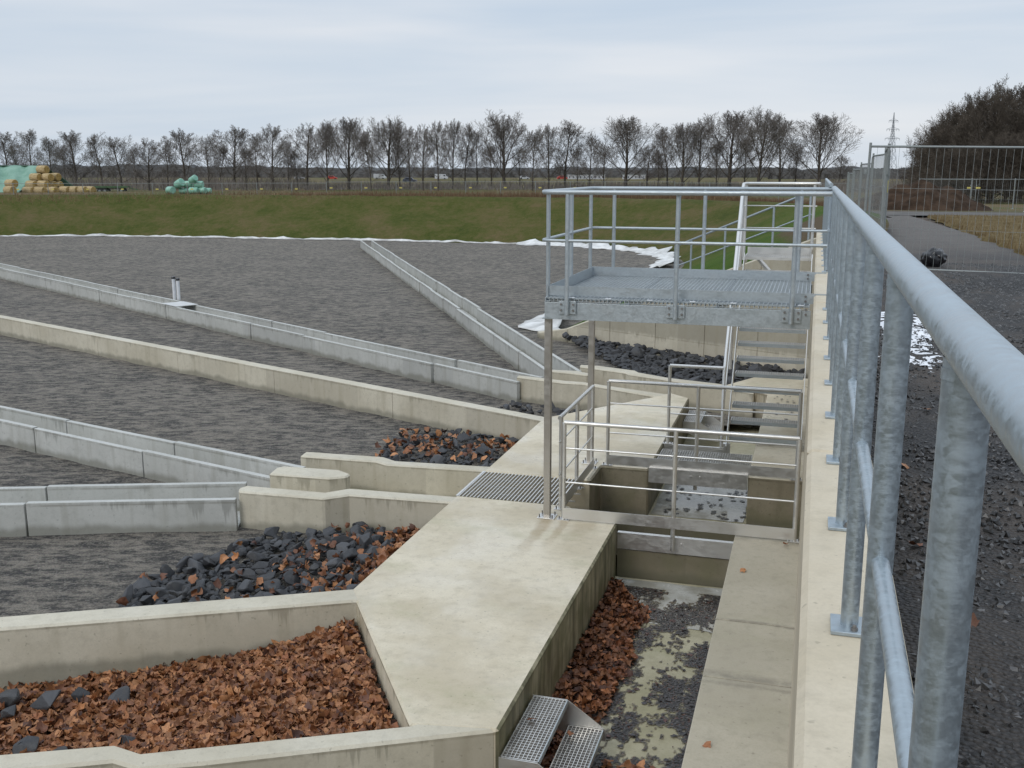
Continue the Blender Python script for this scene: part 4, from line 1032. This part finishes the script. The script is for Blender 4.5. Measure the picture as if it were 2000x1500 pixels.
# ------------------------------------------------------------------ pylons
def strut(m, a, b_, w): m.bar(a, b_, w, w)
py = local(thing('power_pylon', 'grey lattice power pylon with three crossarms left of the thicket', 'pylon'))
m = MB(); H = 38.; lv = [0, 6, 11, 15.5, 19.5, 23, 26, 28.5, 31, 33.5, 38]
def hwid(z): return 3.2 * (1 - z / 27) + .62 * z / 27 if z < 27 else max(.06, .62 * (1 - (z - 27) / 11.5))
for a, c in zip(lv[:-1], lv[1:]):
    wa, wc = hwid(a), hwid(c); cs = [(1, 1), (-1, 1), (-1, -1), (1, -1)]
    for i in range(4):
        p, q = cs[i], cs[(i + 1) % 4]
        strut(m, (p[0] * wa, p[1] * wa, a), (p[0] * wc, p[1] * wc, c), .16); strut(m, (p[0] * wa, p[1] * wa, a), (q[0] * wc, q[1] * wc, c), .1); strut(m, (q[0] * wa, q[1] * wa, a), (p[0] * wc, p[1] * wc, c), .1); strut(m, (p[0] * wc, p[1] * wc, c), (q[0] * wc, q[1] * wc, c), .1)
M_pyl = simple('pylon_steel', (.20, .215, .235), (.27, .285, .305), 2, .7); m.build('tower', M_pyl, py)  # distance haze put into the colour: steel lightened
for z, hwd in ((22.8, 4.8), (28.2, 4.1), (33.2, 3.0)):
    m = MB(); strut(m, (-hwd, 0, z), (hwd, 0, z), .22); strut(m, (-hwd, 0, z), (0, 0, z + 1.3), .12); strut(m, (hwd, 0, z), (0, 0, z + 1.3), .12); c = m.build('crossarm', M_pyl, py)
    for x in (-hwd, -hwd * .55, hwd * .55, hwd): m = MB(); m.tube([(x, 0, z), (x, 0, z - 1.2)], .12, 6); m.build('insulator', M_pyl, c)
def at(px, D, z=None):
    d = Vector((0, 0, 0)) + fwd * D + rgt * ((px - 1000) / 2053 * D); return (d.x, d.y, z)
x, y, _ = at(1738, 640); py.location = (x, y, -2.2); py.rotation_euler = (0, 0, YAW + R(12))
x, y, _ = at(741, 760); dup(py, (x, y, -2), YAW + R(50), 'small faint lattice pylon rising behind the tree row left of centre')
# ------------------------------------------------------------------ trees
class TB:
    def __init__(s): s.br = MB(); s.tw = MB()
def grow(T, p, d, L, r, lev, sp, maxlev):
    n = 6 if lev < 2 else (4 if lev == 2 else (3 if lev == 3 else 2)); pts = [p.copy()]; dd = d.copy(); q = p.copy()
    for i in range(n):
        dd = (dd + Vector(rng.normal(size=3)) * sp['wob'] * (.35 if lev == 0 else 1) + Vector((0, 0, sp['up'][lev]))).normalized(); q = q + dd * (L / n); pts.append(q.copy())
    e = .2 if lev else .35
    rs = [max(sp['rmin'], r * (1 - (1 - e) * i / n)) for i in range(n + 1)]
    (T.br if lev <= 1 else T.tw).tube(pts, rs, 6 if lev == 0 else (4 if lev == 1 else 3), False)
    if lev >= maxlev: return
    nb = sp['nb'][lev]; u0 = sp['u0'][lev]; az = rng.random() * 6.28
    for k in range(nb):
        u = min(u0 + (1 - u0) * (k + .7 * rng.random()) / nb, .999); i = int(u * n); f = u * n - i
        c = pts[i].lerp(pts[i + 1], f); bd = (pts[i + 1] - pts[i]).normalized(); az += 2.4
        s1 = bd.cross(Vector((0, 0, 1)) if abs(bd.z) < .9 else Vector((1, 0, 0))).normalized(); s2 = bd.cross(s1)
        sd = s1 * math.cos(az) + s2 * math.sin(az)
        a = sp['ang'][lev] * (.75 + .5 * rng.random()) * (1.25 - .6 * (u - u0) / (1 - u0) if lev == 0 else 1)
        nd = (bd * math.cos(a) + sd * math.sin(a)).normalized()
        if lev == 0:                                         # limbs reach out to a rounded crown
            ex, ez, cz = sp['crown']; lo, hi = 0., 2.
            for _ in range(14):
                t = (lo + hi) / 2; w = c + (nd + Vector((0, 0, .25))).normalized() * t
                if (w.x ** 2 + w.y ** 2) / ex ** 2 + ((w.z - cz) / ez) ** 2 < 1: lo = t
                else: hi = t
            ll = max(.08, lo * (.80 + .20 * rng.random()))
        else: ll = L * sp['len'][lev] * (1.15 - .55 * (u - u0) / (1 - u0)) * (.75 + .5 * rng.random())
        grow(T, c, nd, ll, rs[i] * sp['rr'][lev], lev + 1, sp, maxlev)
SP = dict(
 round=dict(wob=.09, up=[.03, .10, .06, .03, .0], nb=[21, 11, 6, 3], u0=[.16, .18, .15, .1], ang=[.85, .6, .6, .6], len=[0, .34, .5, .6], rr=[.32, .42, .52, .7], rmin=.0011, crown=(.36, .40, .60)),
 vase=dict(wob=.08, up=[.03, .12, .08, .04, .0], nb=[21, 11, 6, 3], u0=[.13, .2, .15, .1], ang=[.62, .5, .55, .6], len=[0, .34, .5, .6], rr=[.36, .42, .52, .7], rmin=.0011, crown=(.45, .44, .57)),
 slim=dict(wob=.09, up=[.03, .12, .08, .04, .0], nb=[20, 8, 5, 3], u0=[.2, .15, .15, .1], ang=[.65, .55, .6, .6], len=[0, .45, .5, .55], rr=[.32, .45, .55, .7], rmin=.0011, crown=(.21, .42, .58)),
 bush=dict(wob=.14, up=[.03, .08, .06, .03, .0], nb=[20, 11, 7, 5], u0=[.03, .08, .1, .1], ang=[.95, .65, .65, .7], len=[0, .45, .5, .55], rr=[.42, .5, .55, .7], rmin=.00125, crown=(.48, .50, .48)))
def tree_proto(kind_, mat_b=None, mat_t=None):
    T = TB(); sp = SP[kind_]
    grow(T, Vector((0, 0, -.02)), Vector((0, 0, 1)), .86, .019 if kind_ != 'slim' else .013, 0, sp, 4)
    V = np.array(T.tw.v + T.br.v); top = np.percentile(V[:, 2], 98); w_ = np.percentile(np.abs(V[:, :2]), 93)
    return T, top, w_
def proto_objs(kind_, name, mb, mt):
    T, top, w_ = tree_proto(kind_); t = local(thing(name, '', 'tree'))
    T.br.build('trunk', mb, t); T.tw.build('crown', mt, t); return t, top, w_
PR = {}
for k_ in ('round', 'vase', 'slim'):
    PR[k_] = [proto_objs(k_, 'bare_tree', M_bark, M_twig) for _ in range(3)]
TREES = [(15, 262, 62, 'slim'), (62, 258, 46, 'slim'), (100, 272, 46, 'slim'), (148, 261, 72, 'round'), (198, 266, 46, 'slim'), (236, 271, 54, 'slim'), (290, 275, 58, 'round'), (326, 277, 40, 'slim'), (361, 258, 72, 'round'), (406, 271, 44, 'slim'), (457, 252, 82, 'round'), (502, 266, 42, 'slim'), (532, 250, 68, 'round'), (562, 280, 34, 'slim'), (600, 248, 66, 'round'), (640, 246, 56, 'vase'), (680, 236, 88, 'vase'), (724, 262, 40, 'slim'), (757, 238, 92, 'vase'), (800, 252, 50, 'slim'), (826, 250, 48, 'round'), (856, 243, 50, 'slim'), (884, 241, 54, 'round'), (908, 246, 40, 'slim'), (932, 258, 40, 'slim'), (986, 229, 98, 'vase'), (1040, 258, 42, 'slim'), (1072, 250, 50, 'round'), (1104, 243, 66, 'slim'), (1152, 268, 46, 'round'), (1222, 235, 106, 'vase'), (1264, 288, 56, 'round'), (1304, 252, 52, 'slim'), (1332, 246, 72, 'vase'), (1366, 240, 70, 'round'), (1424, 224, 108, 'vase'), (1482, 221, 92, 'vase'), (1524, 234, 78, 'round'), (1602, 229, 104, 'vase'), (1640, 305, 40, 'round'),
 (38, 285, 40, 'slim'), (125, 285, 36, 'slim'), (265, 290, 36, 'slim'), (430, 285, 36, 'slim'), (480, 290, 34, 'slim'), (580, 295, 30, 'slim'), (780, 285, 36, 'slim'), (960, 285, 40, 'slim'), (1015, 290, 34, 'slim'), (1128, 290, 30, 'slim'), (1180, 285, 40, 'slim'), (1285, 300, 30, 'slim'), (1400, 280, 40, 'slim'), (1455, 275, 40, 'slim'), (1555, 285, 36, 'slim')]
TREES.sort()
used = set(); zt_of = lambda D, py_: 1.25 + (334 - py_) / 2053 * D
shape_w = {'round': 'round-crowned', 'vase': 'broad fan-crowned', 'slim': 'slender'}
def ordn(i):
    if i < len(ORD): return ORD[i]
    tens = {2: 'twenty', 3: 'thirty', 4: 'forty', 5: 'fifty'}; o10 = ['', 'first', 'second', 'third', 'fourth', 'fifth', 'sixth', 'seventh', 'eighth', 'ninth']
    n = i + 1
    return (tens[n // 10] + '-' + o10[n % 10]) if n % 10 else {30: 'thirtieth', 40: 'fortieth', 50: 'fiftieth'}[n]
cnt = {}
for (px, ty, wpx, kd) in TREES:
    i_kind = cnt.get(kd, 0); cnt[kd] = i_kind + 1
    t, top, w_ = PR[kd][(i_kind * 5 + i_kind // 3) % 3]
    D = 172 + 26 * rng.random(); x, y, _ = at(px, D); zb = -2.05; h = zt_of(D, ty) - zb; wid = wpx / 2053 * D
    lab = 'bare %s tree beyond the field, %s of that shape from the left' % (shape_w[kd], ordn(i_kind))
    sxy = wid / 2 / w_ * .97
    if id(t) in used: o = dup(t, (x, y, zb), rng.random() * 6.28, lab)
    else: used.add(id(t)); o = t; o.location = (x, y, zb); o.rotation_euler = (0, 0, rng.random() * 6.28); o['label'] = lab
    o.scale = (sxy, sxy, h / top); o['group'] = 'bare trees beyond the field'
PB_ = [proto_objs('bush', 'thicket_tree', M_brush, M_brush) for _ in range(3)]
THK = [(1822, 262, 60, 108), (1848, 228, 80, 116), (1868, 214, 80, 108), (1893, 197, 90, 118), (1915, 190, 80, 106), (1942, 176, 110, 116), (1968, 180, 110, 108), (1998, 176, 110, 114), (2035, 168, 110, 108), (1835, 300, 70, 100), (1885, 280, 90, 98), (1935, 270, 100, 98), (1985, 265, 110, 98), (2040, 250, 110, 98), (2075, 180, 120, 112), (1812, 320, 40, 112), (1806, 285, 56, 120), (1826, 248, 70, 122)]
hgt = ['low', 'tall']
for k, (px, ty, wpx, D) in enumerate(sorted(THK)):
    t, top, w_ = PB_[k % 3]; x, y, _ = at(px, D); zb = -2.0; h = zt_of(D, ty) - zb; sxy = wpx / 2053 * D / 2 / w_ * 1.15
    lab = '%s dense brown bare tree in the thicket at the right, %s from its left edge' % (hgt[ty < 240], ORD[k])
    if id(t) in used: o = dup(t, (x, y, zb), rng.random() * 6.28, lab)
    else: used.add(id(t)); o = t; o.location = (x, y, zb); o['label'] = lab
    o.scale = (sxy, sxy, h / top); o['group'] = 'dense trees of the thicket'
# scrub between the trunks and the far wood, each a mass nobody could count
def scrub(name, px0, px1, D0, D1, hfun, n, mat, w=.09):
    m = MB()
    for k in range(n):
        px = px0 + rng.random() * (px1 - px0); D = D0 + rng.random() * (D1 - D0); x, y, _ = at(px, D); h = hfun(px) * (.45 + .6 * rng.random()) * (1 + .5 * N3(px * .02, D * .05)); zb = -2.2 + .3 * rng.random(); l = h * .3
        a = rng.random() * 6.28; dx, dy = math.cos(a), math.sin(a)
        z0 = zb + h * .5 * rng.random() * (rng.random() < .5)
        m.add([(x - w * rgt.x, y - w * rgt.y, z0), (x + w * rgt.x, y + w * rgt.y, z0), (x + dx * l, y + dy * l, zb + h)], [[0, 1, 2]])
    return kind(m.build(name, mat), 'stuff')
scrub('undergrowth', -60, 1660, 178, 215, lambda p: 3.0 if p < 600 else (1.7 if p < 1000 else 1.6), 9000, M_twig, .05)
scrub('undergrowth', 1600, 2080, 150, 190, lambda p: 2.6, 2500, M_twig, .05)
def far_wood(name, px0, px1, D, hf, mat):
    m = MB(); n = 260; K = 5; vs = []
    for i in range(n):
        px = px0 + (px1 - px0) * i / (n - 1); h = hf(px) * (1 + .35 * N3(px * .013, D) + .22 * N3(px * .07, D, 2) + .15 * N3(px * .25, D, 5))
        for (dd, f) in ((0, 0), (2, .55), (6, .86), (14, 1.), (40, .9)):
            x, y, _ = at(px, D + dd + 3 * N3(px * .1, f * 7)); vs.append((x, y, -2.3 + h * f))
    m.add(vs, [[i * K + k, (i + 1) * K + k, (i + 1) * K + k + 1, i * K + k + 1] for i in range(n - 1) for k in range(K - 1)], False); return kind(m.build(name, mat), 'stuff')
M_far = simple('far_wood', (.05, .047, .045), (.10, .095, .088), .5, 1., 6, spec=0)
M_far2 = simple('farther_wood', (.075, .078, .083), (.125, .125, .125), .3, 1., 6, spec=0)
far_wood('distant_woods', -120, 1720, 520, lambda p: 5.4 if p < 620 else 4.2, M_far)
far_wood('distant_woods', 1500, 2200, 430, lambda p: 4.4, M_far)
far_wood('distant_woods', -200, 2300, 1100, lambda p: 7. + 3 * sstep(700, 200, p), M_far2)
# ------------------------------------------------------------------ farm things on the field
def bale(name, label, px, py_, D, dia, L, rot, mat, mat2, group, cat, sq=1.):
    x, y, _ = at(px, D); z = 1.25 - (py_ - 334) / 2053 * D; t = local(thing(name, label, cat, group=group)); t.location = (x, y, z); t.rotation_euler = (0, 0, YAW + rot)
    m = MB(); n = 20; r_ = dia / 2; b_ = .07; prof_ = [(-L / 2, r_ - b_), (-L / 2 + b_, r_), (0, r_ * 1.01), (L / 2 - b_, r_), (L / 2, r_ - b_)]
    vs = [(u, math.cos(2 * math.pi * j / n) * q, r_ * sq + math.sin(2 * math.pi * j / n) * q * sq + .015 * N3(u * 3, j)) for u, q in prof_ for j in range(n)]
    m.add(vs, [[i * n + j, i * n + (j + 1) % n, (i + 1) * n + (j + 1) % n, (i + 1) * n + j] for i in range(4) for j in range(n)], True)
    if mat2 is None: m.add(vs[:n], [list(range(n))[::-1]]); m.add(vs[-n:], [list(range(n))]); m.build('bale_body', mat, t)
    else:
        m.build('bale_side', mat, t)
        for q in (vs[:n][::-1], vs[-n:]):
            e = MB(); e.add(q, [list(range(n))]); e.build('bale_end', mat2, t)
    return t
HB = [(84, 339, 165, 'topmost straw bale of the stack, beside the green tarpaulin'), (69, 354, 164, 'left straw bale of the second row from the top, half under the tarpaulin'), (92, 354, 164, 'pale straw bale in the middle of the second row from the top'), (108, 353, 167, 'straw bale at the right end of the second row from the top'), (60, 368, 163, 'left straw bale of the third row, touching the tarpaulin edge'), (82, 368, 163, 'middle straw bale of the third row'), (97, 369, 165, 'straw bale with shaded end in the third row, third from the left'), (111, 369, 167, 'straw bale at the right end of the third row'), (53, 380, 161, 'leftmost straw bale on the ground before the stack'), (75, 380, 161, 'second straw bale on the ground from the tarpaulin'), (99, 380, 162, 'straw bale on the ground below the middle of the stack'), (124, 379, 163, 'straw bale on the ground at the right foot of the stack'), (140, 379, 163, 'straw bale on the ground second from the right end'), (156, 379, 163, 'straw bale on the ground before the last one'), (172, 379, 164, 'straw bale at the far right end of the ground row'), (16, 379, 158, 'low straw bale standing in front of the green tarpaulin'), (20, 366, 159, 'upper straw bale in front of the green tarpaulin')]
for px, py_, D, lab in HB: bale('straw_bale', lab, px, py_, D, 1.25, 1.75 if px not in (108, 111) else 1.3, R(-28 + 8 * rng.normal()), M_straw, M_strawend, 'round straw bales', 'hay bale')
GB = [(331, 378, 1.05, 'pale green wrapped bale at the left foot of the pile'), (351, 366, 1.2, 'pale green wrapped bale tilted at the upper left of the pile'), (366, 366, .95, 'small pale green wrapped bale in the middle of the upper row'), (378, 356, .95, 'topmost pale green wrapped bale, tilted'), (387, 366, .95, 'pale green wrapped bale at the right of the upper row'), (357, 378, .85, 'pale green wrapped bale second from left on the ground'), (376, 378, .95, 'pale green wrapped bale third from left on the ground'), (392, 378, .95, 'pale green wrapped bale fourth from left on the ground'), (402, 378, .85, 'pale green wrapped bale at the right foot of the pile')]
for k, (px, py_, dia, lab) in enumerate(GB):
    t = bale('wrapped_bale', lab, px, py_, 150 + (k % 3) * .6, dia, 1.25, R(-25 + 25 * rng.normal()), M_wrap, None, 'green wrapped bales', 'wrapped bale')
    if 'tilted' in lab: t.rotation_euler = (0, R(-22), t.rotation_euler.z)
# tarpaulin draped over the back of the straw stack
m = MB(); NU, NV = 26, 16; vs = []
for j in range(NV):
    v = j / (NV - 1)
    for i in range(NU):
        u = i / (NU - 1); px = -90 + u * (175 - 55 * v ** 1.1 + 4 * N3(v * 6, 1)); py_ = 324 + 54 * v + (2.5 * N3(px * .05, 1.3) if v < .1 else 1.5 * N3(px * .08, v * 3))
        D = 168.5 - 7.5 * v + .55 * N3(px * .06, v * 2.5, 4) + .5 * math.sin(px * .16 + v * 2); x, y, _ = at(px, D); vs.append((x, y, 1.25 - (py_ - 334) / 2053 * D))
m.add(vs, [[j * NU + i, j * NU + i + 1, (j + 1) * NU + i + 1, (j + 1) * NU + i] for j in range(NV - 1) for i in range(NU - 1)], True)
vs2 = []
for (px, py_, D) in ((85, 324, 168.5), (-90, 324, 168.5), (-90, 350, 176), (118, 345, 176), (150, 369, 177), (110, 372, 178), (-90, 378, 180)):
    x, y, _ = at(px, D); vs2.append((x, y, 1.25 - (py_ - 334) / 2053 * D))
m.add(vs2, [[0, 1, 2, 3], [3, 2, 6, 5], [3, 5, 4]])
o = m.build('tarpaulin', M_tarp); so = o.modifiers.new('solid', 'SOLIDIFY'); so.thickness = .03
tag(o, 'large pale green tarpaulin draped over the straw stack', 'tarpaulin')
# flatbed trailer
x, y, _ = at(214, 171); tr = local(thing('flatbed_trailer', 'dark green flatbed farm trailer parked right of the straw bales', 'trailer')); tr.location = (x, y, -2.32); tr.rotation_euler = (0, 0, YAW + R(6))
m = MB(); m.box((-2.9, -1.1, .95), (2.9, 1.1, 1.12)); m.box((-2.9, -1.15, .9), (2.9, -1.08, 1.18)); m.box((-2.5, -.4, .75), (2.4, .4, .94)); m.build('flat_bed', M_gpaint, tr)
m = MB(); m.bar((2.9, 0, .85), (4.3, 0, .6), .12, .12); m.build('drawbar', M_gpaint, tr)
for wx in (-1.5, -.7, 1.9):
    for wy in (-.95, .95):
        m = MB(); m.tube([(wx, wy - .14, .4), (wx, wy + .14, .4)], .4, 18); w_ = m.build('wheel', M_rubber, tr); m = MB(); m.tube([(wx, wy - .16, .4), (wx, wy + .16, .4)], .2, 12); m.build('rim', M_tfence, w_)
# brush pile
m = MB(); cx, cy, _ = at(540, 106)
for k in range(420):
    u, v = rng.normal() * 1.0, rng.normal() * .6; h = max(0, .75 - .28 * abs(u)) * rng.random(); a = rng.random() * 6.28; L = .3 + .6 * rng.random()
    p = Vector((cx + rgt.x * u, cy + rgt.y * u + v, -1.8 + h)); q = p + Vector((math.cos(a) * L, math.sin(a) * L, .25 * rng.normal())); m.tube([p, q], [.02, .01], 3, False)
m.tube([(cx - rgt.x * 1.5, cy - rgt.y * 1.5 - .8, -1.55), (cx - rgt.x * .6, cy - rgt.y * .6 - .8, -1.3)], .16, 10)
tag(m.build('brush_pile', M_straw), 'low pile of cut branches and a log behind the field fence', 'brush pile')
# parked vehicles and a long low building far behind the trees
def car(label, px, D, mat, rot=0., van=False):
    t = local(thing('parked_van' if van else 'parked_car', label, 'van' if van else 'car', group='vehicles parked beyond the trees')); x, y, _ = at(px, D); t.location = (x, y, -2.1); t.rotation_euler = (0, 0, YAW + rot)
    pr = [(-2.1, .3), (2.1, .3), (2.1, .75), (1.2, .92), (.6, 1.42), (-1.2, 1.45), (-2.0, .95)] if not van else [(-2.6, .35), (2.6, .35), (2.6, 1.0), (2.0, 1.25), (1.5, 2.1), (-2.6, 2.2)]
    m = MB(); n = len(pr); vs = [(a, -.85, z) for a, z in pr] + [(a, .85, z) for a, z in pr]; m.add(vs, [list(range(n)), list(range(n, 2 * n))[::-1]] + [[i, (i + 1) % n, n + (i + 1) % n, n + i][::-1] for i in range(n)]); o = m.build('body', mat, t, bevel=.06); bm_fix(o)
    m = MB(); a = .95 if not van else 1.3; m.box((-1.1 if not van else .9, -.865, a), (.7 if not van else 1.6, .865, a + (.36 if not van else .5))); m.build('window', M_glass, t)
    for wx in (-1.3, 1.3):
        for wy in (-.8, .8): m = MB(); m.tube([(wx, wy - .1, .33), (wx, wy + .1, .33)], .33, 12); m.build('wheel', M_rubber, t)
car('white parked car seen left of the red one between far trunks', 584, 420, M_carw, .2)
car('red parked car between far trunks left of centre', 648, 420, M_carr, .1)
car('white van parked far behind the trunks left of the middle tree group', 862, 420, M_carw, 0, True)
car('dark parked car far behind the trunks near the middle', 800, 310, M_carb, 0)
car('white parked car right of the broad middle tree', 1024, 420, M_carw, .1)
car('red parked car at the left end of the pale sheds', 1098, 420, M_carr, .1)
car('white parked van behind trunks under the slim middle trees', 742, 440, M_carw, 0, True)
for px, L, lab in ((1145, 15, 'long low pale shed far behind the trees above the platform railing'), (1238, 9, 'short pale shed far behind the trees right of the long one')):
    t = local(thing('shed', lab, 'shed')); x, y, _ = at(px, 430); t.location = (x, y, -2.1); t.rotation_euler = (0, 0, YAW)
    m = MB(); m.box((-L / 2, -2, 0), (L / 2, 2, 1.9)); m.build('wall', M_carw, t)
    m = MB(); m.prism([(-L / 2 - .2, -2.2), (L / 2 + .2, -2.2), (L / 2 + .2, 2.2), (-L / 2 - .2, 2.2)], 1.9, lambda a, b_: 2.1); m.build('roof', M_tfence, t)
    for i in range(int(L / 1.5)): m = MB(); m.box((-L / 2 + .4 + i * 1.5, -2.03, .5), (-L / 2 + .8 + i * 1.5, -1.98, 1.3)); m.build('window', M_carb, t)
for t in [o for o in COL.objects if o.type == 'EMPTY' and not o.get('label')]:
    for c in list(t.children): bpy.data.objects.remove(c)
    bpy.data.objects.remove(t)
for o in bpy.data.objects:
    if '_o' in o: del o['_o']
